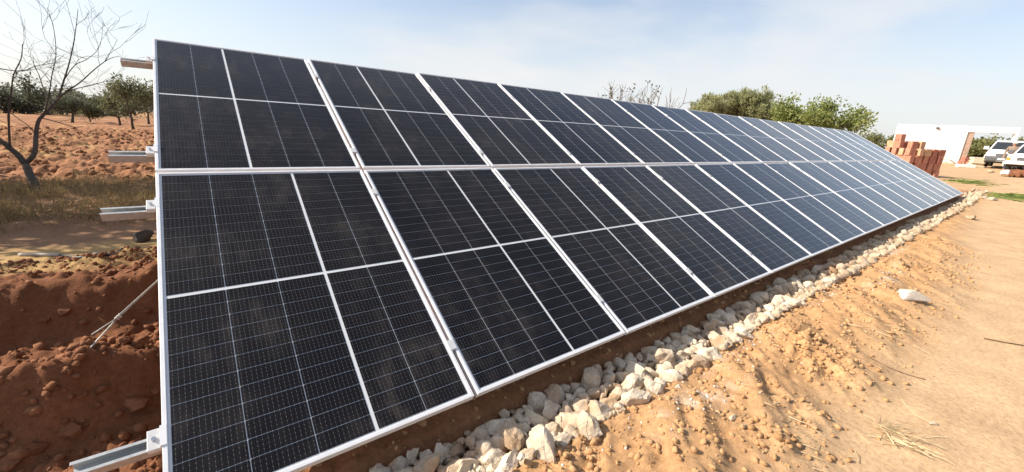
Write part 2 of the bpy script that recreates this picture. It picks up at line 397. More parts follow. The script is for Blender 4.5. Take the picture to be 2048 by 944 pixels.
# ------------------------------------------------------------------ mesh helpers
class MB:
    def __init__(s): s.v = []; s.f = []; s.uv = []
    def add(s, vs, fs):
        o = len(s.v); s.v.extend([tuple(map(float, q)) for q in vs]); s.f.extend([tuple(i + o for i in f) for f in fs])
    def box(s, x0, x1, y0, y1, z0, z1):
        s.add([(x0, y0, z0), (x1, y0, z0), (x1, y1, z0), (x0, y1, z0), (x0, y0, z1), (x1, y0, z1), (x1, y1, z1), (x0, y1, z1)],
              [(0, 3, 2, 1), (4, 5, 6, 7), (0, 1, 5, 4), (1, 2, 6, 5), (2, 3, 7, 6), (3, 0, 4, 7)])
    def tube(s, pts, rad, n=6, cap=True):
        pts = [Vector(q) for q in pts]
        if not hasattr(rad, '__len__'): rad = [rad] * len(pts)
        rings = []; o = len(s.v)
        a = None
        for i, q in enumerate(pts):
            t = (pts[min(i + 1, len(pts) - 1)] - pts[max(i - 1, 0)])
            if t.length < 1e-9: t = Vector((0, 0, 1))
            t.normalize()
            if a is None:
                a = t.orthogonal().normalized()
            else:
                a = (a - t * a.dot(t))
                a = a.normalized() if a.length > 1e-6 else t.orthogonal().normalized()
            b2 = t.cross(a)
            for k in range(n):
                th = 2 * math.pi * k / n
                s.v.append(tuple(q + (a * math.cos(th) + b2 * math.sin(th)) * rad[i]))
        for i in range(len(pts) - 1):
            for k in range(n):
                k2 = (k + 1) % n
                s.f.append((o + i * n + k, o + i * n + k2, o + (i + 1) * n + k2, o + (i + 1) * n + k))
        if cap:
            s.f.append(tuple(o + k for k in range(n - 1, -1, -1)))
            s.f.append(tuple(o + (len(pts) - 1) * n + k for k in range(n)))
    def prism(s, poly, y0, y1, taper=None):
        """poly in (x, z) extruded along y; taper(x,z)->inset"""
        n = len(poly); o = len(s.v)
        for y in (y0, y1):
            for (x, z) in poly:
                ins = taper(x, z) if taper else 0
                s.v.append((x, y + (ins if y == y0 else -ins), z))
        s.f.append(tuple(o + i for i in range(n)))
        s.f.append(tuple(o + n + i for i in range(n - 1, -1, -1)))
        for i in range(n):
            j = (i + 1) % n
            s.f.append((o + i, o + n + i, o + n + j, o + j))
    def mesh(s, name, mat, smooth=False, bevel=0.0):
        me = bpy.data.meshes.new(name)
        me.from_pydata(s.v, [], s.f)
        if bevel:
            bm = bmesh.new(); bm.from_mesh(me)
            bmesh.ops.recalc_face_normals(bm, faces=bm.faces)
            bmesh.ops.bevel(bm, geom=[e for e in bm.edges if e.is_manifold and e.calc_face_angle(0) > 0.4], offset=bevel, segments=2, affect='EDGES', profile=0.5)
            bm.to_mesh(me); bm.free()
        if mat: me.materials.append(MAT[mat] if isinstance(mat, str) else mat)
        if smooth: me.polygons.foreach_set('use_smooth', [True] * len(me.polygons))
        me.update()
        return me
    def build(s, name, mat, parent=None, smooth=False, bevel=0.0):
        return link(name, s.mesh(name, mat, smooth, bevel), parent)
def link(name, me, parent=None):
    o = bpy.data.objects.new(name, me); col.objects.link(o)
    if parent is not None: o.parent = parent
    return o
def tag(o, label=None, cat=None, group=None, kind=None):
    if label: o['label'] = label
    if cat: o['category'] = cat
    if group: o['group'] = group
    if kind: o['kind'] = kind
    return o
def empty(name, loc=(0, 0, 0), rz=0.0):
    o = bpy.data.objects.new(name, None); o.empty_display_size = 0.2
    col.objects.link(o); o.location = tuple(map(float, loc)); o.rotation_euler = (0, 0, rz)
    return o
def mesh_np(name, verts, faces, mat, smooth=False):
    """verts (n,3), faces (m,k) arrays with constant k"""
    me = bpy.data.meshes.new(name)
    k = faces.shape[1]
    me.vertices.add(len(verts)); me.vertices.foreach_set('co', np.ascontiguousarray(verts, np.float32).ravel())
    me.loops.add(faces.size); me.loops.foreach_set('vertex_index', np.ascontiguousarray(faces, np.int32).ravel())
    me.polygons.add(len(faces)); me.polygons.foreach_set('loop_start', np.arange(0, faces.size, k, dtype=np.int32))
    me.update(calc_edges=True)
    if smooth: me.polygons.foreach_set('use_smooth', np.ones(len(faces), bool))
    if mat: me.materials.append(MAT[mat])
    return me

# ------------------------------------------------------------------ ground sheet
def axis(segs):
    out = [segs[0][0]]
    for (a, b2, s0, s1) in segs:
        x = a
        while x < b2:
            t = (x - a) / (b2 - a); x = x + s0 + (s1 - s0) * t
            out.append(min(x, b2))
    return np.unique(np.round(np.array(out), 5))
def geo_axis(a, b2, s0, g):
    out = []; x = a; s = s0
    while x < b2:
        s *= g; x += s; out.append(x)
    return np.array(out)
xs = np.concatenate([-geo_axis(14, 900, 0.16, 1.10)[::-1], axis([(-14, -1.6, 0.13, 0.03), (-1.6, 5.0, 0.018, 0.02), (5.0, 22.0, 0.02, 0.11), (22, 50, 0.12, 0.5)]), geo_axis(50, 900, 0.5, 1.18)])
ys = np.concatenate([-geo_axis(2.4, 900, 0.03, 1.16)[::-1], axis([(-2.4, 0.35, 0.022, 0.017), (0.35, 3.3, 0.02, 0.022), (3.3, 9.0, 0.024, 0.055), (9.0, 40.0, 0.06, 0.2)]), geo_axis(40, 900, 0.2, 1.09)])
GX, GY = np.meshgrid(xs, ys)
GZ = terrain(GX, GY)
nx, ny = len(xs), len(ys)
gv = np.stack([GX.ravel(), GY.ravel(), GZ.ravel()], 1)
ii = (np.arange(ny - 1)[:, None] * nx + np.arange(nx - 1)[None, :]).ravel()
gf = np.stack([ii, ii + 1, ii + 1 + nx, ii + nx], 1)
gme = mesh_np('ground', gv, gf, 'soil', True)
def soil_colour(x, y):
    sand = np.array([0.44, 0.262, 0.132]); road_c = np.array([0.53, 0.37, 0.222]); red = np.array([0.195, 0.082, 0.040])
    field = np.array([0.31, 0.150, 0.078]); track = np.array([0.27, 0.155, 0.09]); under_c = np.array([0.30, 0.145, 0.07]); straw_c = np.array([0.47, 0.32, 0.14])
    n1 = fbm(x * 0.7, y * 0.7, 4, 101); n2 = fbm(x * 2.5, y * 2.5, 4, 103)
    def lerp(a, bcol, t): return a * (1 - t[..., None]) + bcol * t[..., None]
    c = np.broadcast_to(sand, x.shape + (3,)).copy()
    edge = -1.0 + 0.12 * fbm(x * 0.9, x * 0 + 8.1, 3, 5) + 0.05 * np.clip(x - 5, 0, 12)
    c = lerp(c, road_c, sst(edge + 0.25, edge - 0.3, y + 0.15 * n2) * 0.95)
    c = lerp(c, road_c, sst(17, 24, x + 2 * n1) * 0.8)
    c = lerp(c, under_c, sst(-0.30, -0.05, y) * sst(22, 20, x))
    left = sst(0.9, 0.0, x)
    c = lerp(c, red, left * sst(0.0, 0.4, y))
    c = lerp(c, track, left * sst(3.6, 4.3, y + 0.3 * n2))
    c = lerp(c, straw_c, left * sst(3.3, 3.7, y + 0.25 * n2) * sst(4.7, 4.2, y + 0.25 * n2) * 0.75)
    c = lerp(c, field, sst(8.4, 9.6, y + 0.5 * n1))
    c = lerp(c, straw_c, sst(9, 11, y) * sst(0.18, 0.62, n1 + 0.35 * n2) * 0.7)
    c = lerp(c, straw_c, sst(60, 160, y) * 0.3)
    # lime dust spilt beside the trench
    for (lx, ly, rx, ry, am) in ((4.7, -0.40, 0.30, 0.05, .6), (5.9, -0.62, 0.75, 0.10, .55), (2.15, -0.55, 0.35, 0.09, .45), (3.0, -0.42, 0.4, 0.05, .5), (7.6, -0.40, 0.6, 0.05, .4)):
        w = np.exp(-((x - lx) / rx) ** 2 - ((y - ly) / ry) ** 2) * sst(-0.1, 0.4, fbm(x * 14, y * 14, 3, 107)) * am
        c = lerp(c, np.array([0.66, 0.60, 0.52]), w)
    c = c * (1 + 0.10 * n2)[..., None]
    return np.clip(c, 0.02, 0.9)
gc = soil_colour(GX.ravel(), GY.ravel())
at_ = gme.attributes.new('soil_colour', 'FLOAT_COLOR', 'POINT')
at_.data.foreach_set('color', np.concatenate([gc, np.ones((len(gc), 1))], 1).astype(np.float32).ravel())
ground = link('ground', gme); tag(ground, kind='structure')

# ------------------------------------------------------------------ solar array
PW, PH, GU, GV = 1.096, 1.7835, 0.020, 0.028
TILT = R(29.395)
TL = Vector((0.0, 3.13229, 1.93462))            # outer top corner at the near end, on the glass face
SV = Vector((0.0, -math.cos(TILT), -math.sin(TILT)))    # down the slope
NV = Vector((0.0, -math.sin(TILT), math.cos(TILT)))     # out of the glass
UV_ = Vector((1, 0, 0))
def arr(u, v, n=0.0): return TL + UV_ * u + SV * v + NV * n
def frame_mesh():
    mb = MB(); w, h, lip, d = PW, PH, 0.014, 0.035
    # outer side walls and the lip that holds the glass: mitred ring, local x across, y up the slope, z out
    prof = [(0.0, -d), (0.0, -0.001), (0.0012, 0.0), (lip - 0.001, 0.0), (lip, -0.001), (lip, -0.0065), (0.002, -0.0065), (0.002, -d + 0.002), (0.028, -d + 0.002), (0.028, -d)]
    cor = [(0, 0, 1, 1), (w, 0, -1, 1), (w, h, -1, -1), (0, h, 1, -1)]
    n = len(prof)
    for (cx, cy, sx_, sy_) in cor:
        for (a, z) in prof: mb.v.append((cx + sx_ * a, cy + sy_ * a, z))
    for c in range(4):
        c2 = (c + 1) % 4
        for k in range(n):
            k2 = (k + 1) % n
            mb.f.append((c * n + k, c2 * n + k, c2 * n + k2, c * n + k2))
    me = mb.mesh('frame', 'alu')
    bm = bmesh.new(); bm.from_mesh(me); bmesh.ops.recalc_face_normals(bm, faces=bm.faces); bm.to_mesh(me); bm.free()
    return me
FRAME = frame_mesh()
mbk = MB(); mbk.box(0.0135, PW - 0.0135, 0.0135, PH - 0.0135, -0.0085, -0.0070); BACK = mbk.mesh('backsheet', 'backsheet')
mg = MB(); mg.add([(0.0132, 0.0132, -0.0030), (PW - 0.0132, 0.0132, -0.0030), (PW - 0.0132, PH - 0.0132, -0.0030), (0.0132, PH - 0.0132, -0.0030)], [(0, 1, 2, 3)]); GLASS = mg.mesh('glass_pane', 'glass')
mj = MB(); mj.box(PW / 2 - 0.06, PW / 2 + 0.06, PH / 2 - 0.04, PH / 2 + 0.04, -0.026, -0.0088); JBOX = mj.mesh('junction_box', 'black')
CW, CHT = 0.2045, 0.0695
def cell_layout(wide_after):
    """cell centres; one wider white gap after `wide_after` columns, one at half height"""
    thin_u, wide_u, thin_v, wide_v = 0.0032, 0.016, 0.0022, 0.018
    tw = 5 * CW + 3 * thin_u + wide_u; x = (PW - tw) / 2; xs_ = []
    for i in range(5):
        xs_.append(x + CW / 2); x += CW + (wide_u if i + 1 == wide_after else thin_u)
    th = 24 * CHT + 22 * thin_v + wide_v; y = (PH - th) / 2; ys_ = []
    for j in range(24):
        ys_.append(y + CHT / 2); y += CHT + (wide_v if j == 11 else thin_v)
    return [(a, b2) for b2 in ys_ for a in xs_]
def cell_quads(name, centres):
    vs_ = []; fs = []; uvs = []
    for (a, b2) in centres:
        o = len(vs_)
        c = 0.004 # clipped corners
        vs_ += [(a - CW / 2, b2 - CHT / 2, -0.0055), (a + CW / 2, b2 - CHT / 2, -0.0055), (a + CW / 2, b2 + CHT / 2, -0.0055), (a - CW / 2, b2 + CHT / 2, -0.0055)]
        fs.append((o, o + 1, o + 2, o + 3)); uvs += [(0, 0), (1, 0), (1, 1), (0, 1)]
    me = bpy.data.meshes.new(name); me.from_pydata(vs_, [], fs)
    ul = me.uv_layers.new(name='UVMap'); ul.data.foreach_set('uv', np.array(uvs, np.float32).ravel())
    me.materials.append(MAT['cell']); me.update(); return me
CELL = cell_quads('cell', [(0, 0)])
LAY = {'upper': cell_layout(2), 'lower': cell_layout(3)}
SHEET = {k: cell_quads('cell_sheet', LAY[k]) for k in LAY}
ORD = ['first', 'second', 'third', 'fourth', 'fifth', 'sixth', 'seventh', 'eighth', 'ninth', 'tenth', 'eleventh', 'twelfth', 'thirteenth', 'fourteenth', 'fifteenth', 'sixteenth', 'seventeenth']
NCOL = 17
for row in ('upper', 'lower'):
    for k in range(NCOL):
        u0 = GU / 2 + k * (PW + GU)
        v1 = PH if row == 'upper' else 2 * PH + GV
        o = arr(u0, v1)
        p = empty('solar_panel', o)
        j = random.Random(k * 7 + (row == 'upper'))
        p.rotation_euler = (TILT + R(j.uniform(-0.22, 0.22)), R(j.uniform(-0.15, 0.15)), 0)
        where = 'nearest the camera, beside the protruding rails' if k == 0 else ('at the far end beside the bricks' if k == NCOL - 1 else ORD[k] + ' from the near end')
        tag(p, 'black solar panel in the %s row, %s' % (row, where), 'solar panel', 'solar panels of the long tilted array')
        link('frame', FRAME, p); link('backsheet', BACK, p); link('glass_pane', GLASS, p); link('junction_box', JBOX, p)
        if k < 4:
            for (a, b2) in LAY[row]:
                c = link('cell', CELL, p); c.location = (a, b2, 0)
        else:
            c = link('cell_sheet', SHEET[row], p); c['kind'] = 'stuff'
ULEN = NCOL * (PW + GU)

# rails under the panels, with end clamps and mid clamps
RV = [0.37, 1.57, 2.065, 3.315]
REXT = [-0.17, -0.19, -0.20, -0.215]
rail_lab = ['galvanised channel rail sticking out near the top of the array', 'galvanised channel rail sticking out just above the middle seam', 'galvanised channel rail sticking out just below the middle seam', 'lowest galvanised channel rail sticking out at the bottom left corner']
ARR_ROT = Matrix((UV_, -SV, NV)).transposed()   # local x along, y up slope, z out
def arr_place(o, u, v, n):
    o.matrix_world = Matrix.Translation(arr(u, v, n)) @ ARR_ROT.to_4x4()
def cprofile(h, w, t, lip):
    # C section open towards the front of the slope, coordinates (y, z)
    return [(-w / 2, 0), (-w / 2, -h), (w / 2, -h), (w / 2, 0), (w / 2 - lip, 0), (w / 2 - lip, -t), (w / 2 - t, -t), (w / 2 - t, -h + t), (-w / 2 + t, -h + t), (-w / 2 + t, -t), (-w / 2 + lip, -t), (-w / 2 + lip, 0)]
for i, v in enumerate(RV):
    pr = cprofile(0.045, 0.048, 0.003, 0.010); L = ULEN + 0.15 - REXT[i]
    vs_ = [(0, a, z) for a, z in pr] + [(L, a, z) for a, z in pr]; n = len(pr)
    mb = MB(); mb.add(vs_, [(k, (k + 1) % n, n + (k + 1) % n, n + k) for k in range(n)] + [tuple(range(n - 1, -1, -1)), tuple(range(n, 2 * n))])
    o = mb.build('mounting_rail', 'steel')
    arr_place(o, REXT[i], v, -0.0355); tag(o, rail_lab[i], 'rail', 'rails under the solar array')
    # end clamp: upright block at the frame side, lip over the frame, bolt
    e = empty('end_clamp'); arr_place(e, 0.0, v, -0.0355)
    mb = MB(); mb.box(-0.030, 0.0095, -0.036, 0.036, 0.0002, 0.026); mb.box(0.0045, 0.0095, -0.036, 0.036, 0.0262, 0.0360)
    mb.build('clamp_body', 'clamp', e, bevel=0.0015)
    mb = MB(); mb.box(0.0045, 0.023, -0.036, 0.036, 0.0362, 0.0400); mb.build('clamp_lip', 'alu', e)
    mb = MB(); mb.tube([(-0.012, 0, 0.0262), (-0.012, 0, 0.034)], 0.0075, 6); mb.build('bolt', 'chrome', e)
    tag(e, 'pale end clamp gripping the panel edge on the %s rail' % ['top', 'second', 'third', 'lowest'][i], 'clamp', 'end clamps at the near end')
mb = MB(); mb.box(-0.008, 0.008, -0.028, 0.028, -0.034, 0.0022); mb.box(-0.019, 0.019, -0.028, 0.028, 0.0026, 0.0055); MID = mb.mesh('mid_clamp', 'clamp', bevel=0.0008)
for k in range(1, NCOL):
    for i, v in enumerate(RV):
        o = link('mid_clamp', MID); arr_place(o, k * (PW + GU), v, 0.0)
        tag(o, 'small metal clamp in the %s panel joint on the %s rail' % (ORD[k - 1], ['top', 'second', 'third', 'lowest'][i]), 'clamp', 'clamps in the joints between panels')
# support frames behind the panels
for k in range(7):
    X = 0.45 + k * 3.0
    e = empty('support_frame', (X, 0, 0))
    tag(e, 'galvanised triangular support frame under the array, %s from the near end' % ORD[k], 'support frame', 'support frames under the array')
    def P3(v, n): q = arr(0, v, n); return (0.0, q.y, q.z)
    mb = MB(); a = Vector(P3(0.15, -0.105)); b3 = Vector(P3(3.50, -0.105))
    mb.tube([a, b3], 0.023, 4); mb.build('rafter', 'steel', e)
    for v in (0.55, 3.0):
        q = Vector(P3(v, -0.12)); gzz = gz(X, q.y)
        mb = MB(); mb.tube([(0, q.y, gzz - 0.05), tuple(q)], 0.025, 4); mb.build('post', 'steel', e)
        mb = MB(); mb.box(-0.12, 0.12, q.y - 0.12, q.y + 0.12, gzz - 0.12, gzz + 0.03); mb.build('footing', 'concrete', e, bevel=0.01)

# ------------------------------------------------------------------ rocks
def rock_mesh(seed, sub, mat, rough=0.28, flat=0.75, planes=9):
    r = np.random.default_rng(seed)
    bm = bmesh.new(); bmesh.ops.create_icosphere(bm, subdivisions=sub, radius=1.0)
    co = np.array([v.co[:] for v in bm.verts])
    # chop with random planes for broken faces
    for _ in range(planes):
        n = r.normal(size=3); n /= np.linalg.norm(n); d = r.uniform(0.48, 0.82)
        h = co @ n; co = co - np.outer(np.maximum(h - d, 0) * 0.98, n)
    sc = np.array([1.0, r.uniform(0.68, 0.95), flat * r.uniform(0.75, 1.1)])
    co = co * sc
    ph = r.uniform(0, 9, 3)
    nn = fbm(co[:, 0] * 2.3 + ph[0] + co[:, 2] * 1.7, co[:, 1] * 2.3 + ph[1] - co[:, 2] * 1.1, 4, seed)
    co = co * (1 + rough * nn)[:, None]
    for v, q in zip(bm.verts, co): v.co = q
    me = bpy.data.meshes.new('rock'); bm.to_mesh(me); bm.free()
    if mat: me.materials.append(MAT[mat])
    return me
def rock_arrays(me):
    v = np.zeros(len(me.vertices) * 3, np.float32); me.vertices.foreach_get('co', v)
    f = np.array([p.vertices[:] for p in me.polygons], np.int32)
    return v.reshape(-1, 3), f
def rand_rot(n, r, full=True):
    q = r.normal(size=(n, 4)); q /= np.linalg.norm(q, axis=1)[:, None]
    w, x, y, z = q.T
    return np.stack([np.stack([1 - 2 * (y * y + z * z), 2 * (x * y - z * w), 2 * (x * z + y * w)], 1),
                     np.stack([2 * (x * y + z * w), 1 - 2 * (x * x + z * z), 2 * (y * z - x * w)], 1),
                     np.stack([2 * (x * z - y * w), 2 * (y * z + x * w), 1 - 2 * (x * x + y * y)], 1)], 1)
def scatter_mesh(name, protos, pos, size, r, mat):
    """many small stones joined into one mesh"""
    VV = []; FF = []; o = 0
    rot = rand_rot(len(pos), r); ch = r.integers(0, len(protos), len(pos))
    for i in range(len(pos)):
        v, f = protos[ch[i]]
        VV.append(v @ rot[i].T * size[i] + pos[i]); FF.append(f + o); o += len(v)
    return mesh_np(name, np.concatenate(VV), np.concatenate(FF), mat, False)
ROCKS = [rock_mesh(100 + i, 3, 'lime', 0.34, 0.8, 13) for i in range(16)]
LOW = [rock_arrays(rock_mesh(200 + i, 1, None, 0.3)) for i in range(10)]
LOW2 = [rock_arrays(rock_mesh(230 + i, 2, None, 0.3)) for i in range(8)]
# rubble strip: dart throwing, bigger stones first
rr = np.random.default_rng(5)
placed = []; cellmap = {}
def try_place(x, y, s, k=0.74):
    cx, cy = int(x // 0.2), int(y // 0.2)
    for a in (-1, 0, 1):
        for b2 in (-1, 0, 1):
            for (px, py, ps) in cellmap.get((cx + a, cy + b2), ()):
                if (px - x) ** 2 + (py - y) ** 2 < (k * (ps + s)) ** 2: return False
    cellmap.setdefault((cx, cy), []).append((x, y, s)); placed.append((x, y, s)); return True
for (s0, s1, tries) in ((0.058, 0.078, 330), (0.040, 0.058, 4500), (0.027, 0.040, 9000), (0.014, 0.027, 16000)):
    for _ in range(tries):
        x = rr.uniform(0.35, 21.2); 
        y = rr.uniform(-0.335, 0.012) + 0.012 * math.sin(x * 1.7)
        try_place(x, y, rr.uniform(s0, s1) * (1.04 if x < 3.2 else 1.0), 0.70)
for _ in range(9000):      # chips that fill the joints of the near stretch
    try_place(rr.uniform(0.35, 6.5), rr.uniform(-0.335, 0.005), rr.uniform(0.012, 0.026), 0.55)
placed = np.array(placed)
pd = np.hypot(placed[:, 0] - CAM[0], placed[:, 1] - CAM[1])
score = placed[:, 2] / pd
order = np.argsort(-score)
big = order[:300]; rest = order[300:]
rock_sets = {}
for n_, i in enumerate(big):
    x, y, s = placed[i]
    o = link('limestone_rock', ROCKS[int(rr.integers(0, 16))])
    z = gz(x, y) + s * 0.45 + 0.02 + 0.02 * (s < 0.04)
    o.location = (x, y, z); o.rotation_euler = (rr.uniform(-0.5, 0.5), rr.uniform(-0.5, 0.5), rr.uniform(0, 6.28))
    q = s * 1.24; o.scale = (q * rr.uniform(0.9, 1.25), q * rr.uniform(0.85, 1.1), q * rr.uniform(0.9, 1.2))
    kk = min(int(x / (PW + GU)), NCOL - 1)
    rock_sets.setdefault('%s limestone rock, %s of the rubble, below %s lower panel' % ('big' if s > 0.056 else ('middling' if s > 0.045 else 'small'), 'sunlit outer side' if y < -0.2 else ('middle' if y < -0.08 else 'shaded inner side'), ORD[kk]), []).append(o)
TENS = ['', '', 'twenty', 'thirty', 'forty', 'fifty', 'sixty', 'seventy', 'eighty', 'ninety']
def ordinal(k):
    if k < 17: return ORD[k]
    if k < 19: return ['eighteenth', 'nineteenth'][k - 17]
    t, u = divmod(k + 1, 10)
    return TENS[t][:-1] + 'ieth' if u == 0 else TENS[t] + '-' + ORD[u - 1]
for lab, objs in rock_sets.items():
    objs.sort(key=lambda q: q.location.x)
    for k, o in enumerate(objs):
        tag(o, lab + (', %s along' % ordinal(k) if len(objs) > 1 else ''), 'rock', 'limestone rocks of the rubble strip')
pos = np.stack([placed[rest, 0], placed[rest, 1], terrain(placed[rest, 0], placed[rest, 1]) + placed[rest, 2] * 0.5 + 0.022], 1)
rub = link('rubble', scatter_mesh('rubble', LOW2, pos, placed[rest, 2] * 1.25, rr, 'lime'))
tag(rub, 'far stretch of pale limestone rubble along the lower panel edge', 'rubble', kind='stuff')

# single stones on the sand
def stone(px, py, sx_, sy_, sz_, seed, label, rot=0.0, mat='lime'):
    P = on_ground(px, py)
    o = link('loose_stone', rock_mesh(seed, 3, mat, 0.18, 0.8)); o.location = (P[0], P[1], P[2] + sz_ * 0.35)
    o.scale = (sx_, sy_, sz_); o.rotation_euler = (0, 0, rot); tag(o, label, 'stone'); return o
stone(1820, 598, 0.165, 0.11, 0.085, 301, 'large flat pale stone lying alone on the sand', -0.7, 'whitegrit')
stone(1865, 850, 0.024, 0.017, 0.014, 302, 'small pale stone at the end of a straw stalk on the road', -0.6)
stone(1940, 438, 0.16, 0.10, 0.09, 303, 'pale stone near the far end of the rubble strip')
stone(1967, 398, 0.22, 0.14, 0.09, 304, 'pale flat stone beside the cut green stems, left one')
stone(1985, 401, 0.20, 0.12, 0.08, 305, 'pale flat stone beside the cut green stems, right one')
stone(1356, 776, 0.026, 0.018, 0.014, 306, 'small white stone on the clods beside the rubble strip')
stone(1464, 838, 0.030, 0.017, 0.024, 307, 'upright white stone chip among the sand clods')
stone(1486, 857, 0.020, 0.014, 0.013, 308, 'tiny pale stone beside the upright chip')
stone(287, 483, 0.12, 0.10, 0.12, 309, 'dark grey boulder behind the heaps at the near panel edge', 0.4, 'darkstone')
for i, (px, py, s) in enumerate(((70, 905, .045), (145, 868, .05), (268, 815, .06), (245, 675, .05), (250, 688, .04), (130, 640, .035), (30, 930, .05), (95, 650, .03), (285, 690, .045))):
    lab = ['orange clod at the bottom left corner', 'brown clod on the dark heap face near the lowest rail', 'large brown clod on the dark heap beside the panel edge', 'clod lying in the hollow right of the knotted wire', 'rounded clod under the knotted wire near the panel', 'small clod on the dark face of the rear heap', 'clod at the very bottom left edge', 'small clod on the lit foot of the rear heap', 'clod beside the panel edge between the two heaps'][i]
    P = on_ground(px, py); o = link('soil_clod', rock_mesh(320 + i, 3, 'redclod', 0.3, 0.85)); o.location = (P[0], P[1], P[2] + s * 0.3); o.scale = (s, s * .85, s * .8); o.rotation_euler = (0, 0, i * 1.3)
    tag(o, lab, 'clod')
# crumbs of soil, white grit
def crumbs(name, n, xr, yr, s0, s1, mat, label, dens=None, power=2.5, seed=0, low=LOW):
    r = np.random.default_rng(seed)
    x = r.uniform(*xr, n * 3); y = r.uniform(*yr, n * 3)
    if dens is not None:
        keep = r.uniform(0, 1, len(x)) < dens(x, y); x, y = x[keep], y[keep]
    x, y = x[:n], y[:n]
    s = s0 + (s1 - s0) * r.uniform(0, 1, len(x)) ** power
    pos = np.stack([x, y, terrain(x, y) + s * 0.05], 1)
    o = link(name, scatter_mesh(name, low, pos, s, r, mat)); tag(o, label, name.replace('_', ' '), kind='stuff'); return o
def d_front(x, y):
    edge = -1.0 + 0.12 * fbm(x * 0.9, x * 0 + 8.1, 3, 5)
    return np.clip(sst(edge - 0.3, edge + 0.25, y) * (0.25 + 0.75 * sst(-0.1, 0.4, fbm(x * 2.1, y * 2.1, 3, 81))), 0.0, 1) * np.clip(2.2 / np.maximum(x, 0.8), 0.15, 1)
crumbs('soil_crumbs', 11000, (0.5, 9.0), (-1.25, -0.33), 0.004, 0.030, 'clod', 'sandy clods and crumbs of spoil beside the trench', d_front, 4.0, 21)
crumbs('red_soil_crumbs', 8000, (-2.2, 0.15), (0.3, 4.0), 0.005, 0.042, 'redclod', 'red crumbs and clods on the dug heaps', lambda x, y: 0.25 + 0.75 * sst(-0.1, 0.4, fbm(x * 2.1, y * 2.1, 3, 81)), 3.2, 22)
crumbs('dirt_crumbs', 900, (0.2, 7.0), (-0.02, 0.5), 0.006, 0.035, 'clod', 'brown crumbs of soil under the lower panel edge', None, 3.0, 23)
def d_lime(x, y):
    w = 0
    for (lx, ly, rx, ry) in ((4.7, -0.40, 0.30, 0.05), (5.9, -0.62, 0.6, 0.07), (2.15, -0.55, 0.35, 0.10), (3.0, -0.42, 0.4, 0.05), (1.7, -0.45, .3, .06), (7.6, -0.40, 0.6, 0.05)):
        w = np.maximum(w, np.exp(-((x - lx) / rx) ** 2 - ((y - ly) / ry) ** 2))
    return np.clip(w, 0.004, 1)
crumbs('white_grit', 1500, (1.0, 9.0), (-1.1, -0.33), 0.003, 0.013, 'whitegrit', 'white lime chips scattered on the sand beside the trench', d_lime, 2.5, 24)

# ------------------------------------------------------------------ blades, straw, grass
def blades(name, base, direc, length, width, mat, r, bend=0.35, parent=None):
    """thin tapered strips of two quads each"""
    n = len(base)
    direc = direc / np.linalg.norm(direc, axis=1)[:, None]
    side = np.cross(direc, r.normal(size=(n, 3))); side /= np.linalg.norm(side, axis=1)[:, None]
    bnd = r.normal(size=(n, 3)) * bend
    p1 = base + direc * (length * 0.55)[:, None]
    d2 = direc + bnd; d2[:, 2] -= bend * 0.3; d2 /= np.linalg.norm(d2, axis=1)[:, None]
    p2 = p1 + d2 * (length * 0.45)[:, None]
    w = width[:, None]
    V = np.stack([base - side * w, base + side * w, p1 + side * w * 0.8, p1 - side * w * 0.8, p2 + side * w * 0.25, p2 - side * w * 0.25], 1).reshape(-1, 3)
    o = np.arange(n)[:, None] * 6
    Fq = np.concatenate([o + np.array([[0, 1, 2, 3]]), o + np.array([[3, 2, 4, 5]])], 0)
    return link(name, mesh_np(name, V, Fq, mat), parent)
def tufts(name, centres, per, spread, l0, l1, w, mat, label, seed, lean=0.55):
    r = np.random.default_rng(seed); n = len(centres) * per
    c = np.repeat(np.array(centres), per, 0)
    x = c[:, 0] + r.normal(size=n) * spread; y = c[:, 1] + r.normal(size=n) * spread
    base = np.stack([x, y, terrain(x, y) - 0.005], 1)
    d = np.stack([r.normal(size=n) * lean, r.normal(size=n) * lean, np.ones(n)], 1)
    o = blades(name, base, d, r.uniform(l0, l1, n), np.full(n, w) * r.uniform(0.6, 1.3, n), mat, r)
    tag(o, label, 'grass', kind='stuff'); return o
r = np.random.default_rng(61)
cc = [(r.uniform(-3.6, 0.2), r.uniform(5.3, 9.0)) for _ in range(420)]
tufts('dry_weeds', cc, 26, 0.11, 0.06, 0.26, 0.0028, 'weed', 'brown dry weeds along the edge of the ploughed field', 62)
cc = [(-1.55 + r.normal() * .22, 9.2 + r.normal() * .16) for _ in range(16)] + [(r.uniform(-12, 1), r.uniform(9.5, 30)) for _ in range(330)]
tufts('dry_grass', cc, 22, 0.14, 0.06, 0.22, 0.0035, 'dry_grass', 'golden dry grass tufts in the red ploughed field', 63, 0.9)
crumbs('field_clods', 6500, (-14, 0.5), (9.0, 34), 0.02, 0.13, 'fieldclod', 'broken red clods of the ploughed field', None, 2.0, 25)
# straw lying on the sand
def straw_at(name, px, py, n, rad, l0, l1, label, seed, mat='straw', w=0.0022, lift=0.012):
    r = np.random.default_rng(seed); P = on_ground(px, py)
    x = P[0] + r.normal(size=n) * rad * 1.4; y = P[1] + r.normal(size=n) * rad
    base = np.stack([x, y, terrain(x, y) + r.uniform(0.002, lift, n)], 1)
    th = r.normal(-0.9, 0.7, n)
    d = np.stack([np.cos(th), np.sin(th), r.normal(0, 0.06, n)], 1)
    o = blades(name, base, d, r.uniform(l0, l1, n), np.full(n, w), mat, r, 0.12); tag(o, label, 'straw', kind='stuff'); return o
straw_at('straw', 1775, 872, 80, 0.06, 0.04, 0.16, 'pale dry straw stalks heaped at the edge of the road', 71, lift=0.035)
straw_at('straw', 1745, 655, 50, 0.10, 0.04, 0.14, 'thin straw scattered on the sand below the flat stone', 72)
straw_at('straw', 1440, 700, 40, 0.16, 0.03, 0.10, 'short straw bits beside the string line', 73)
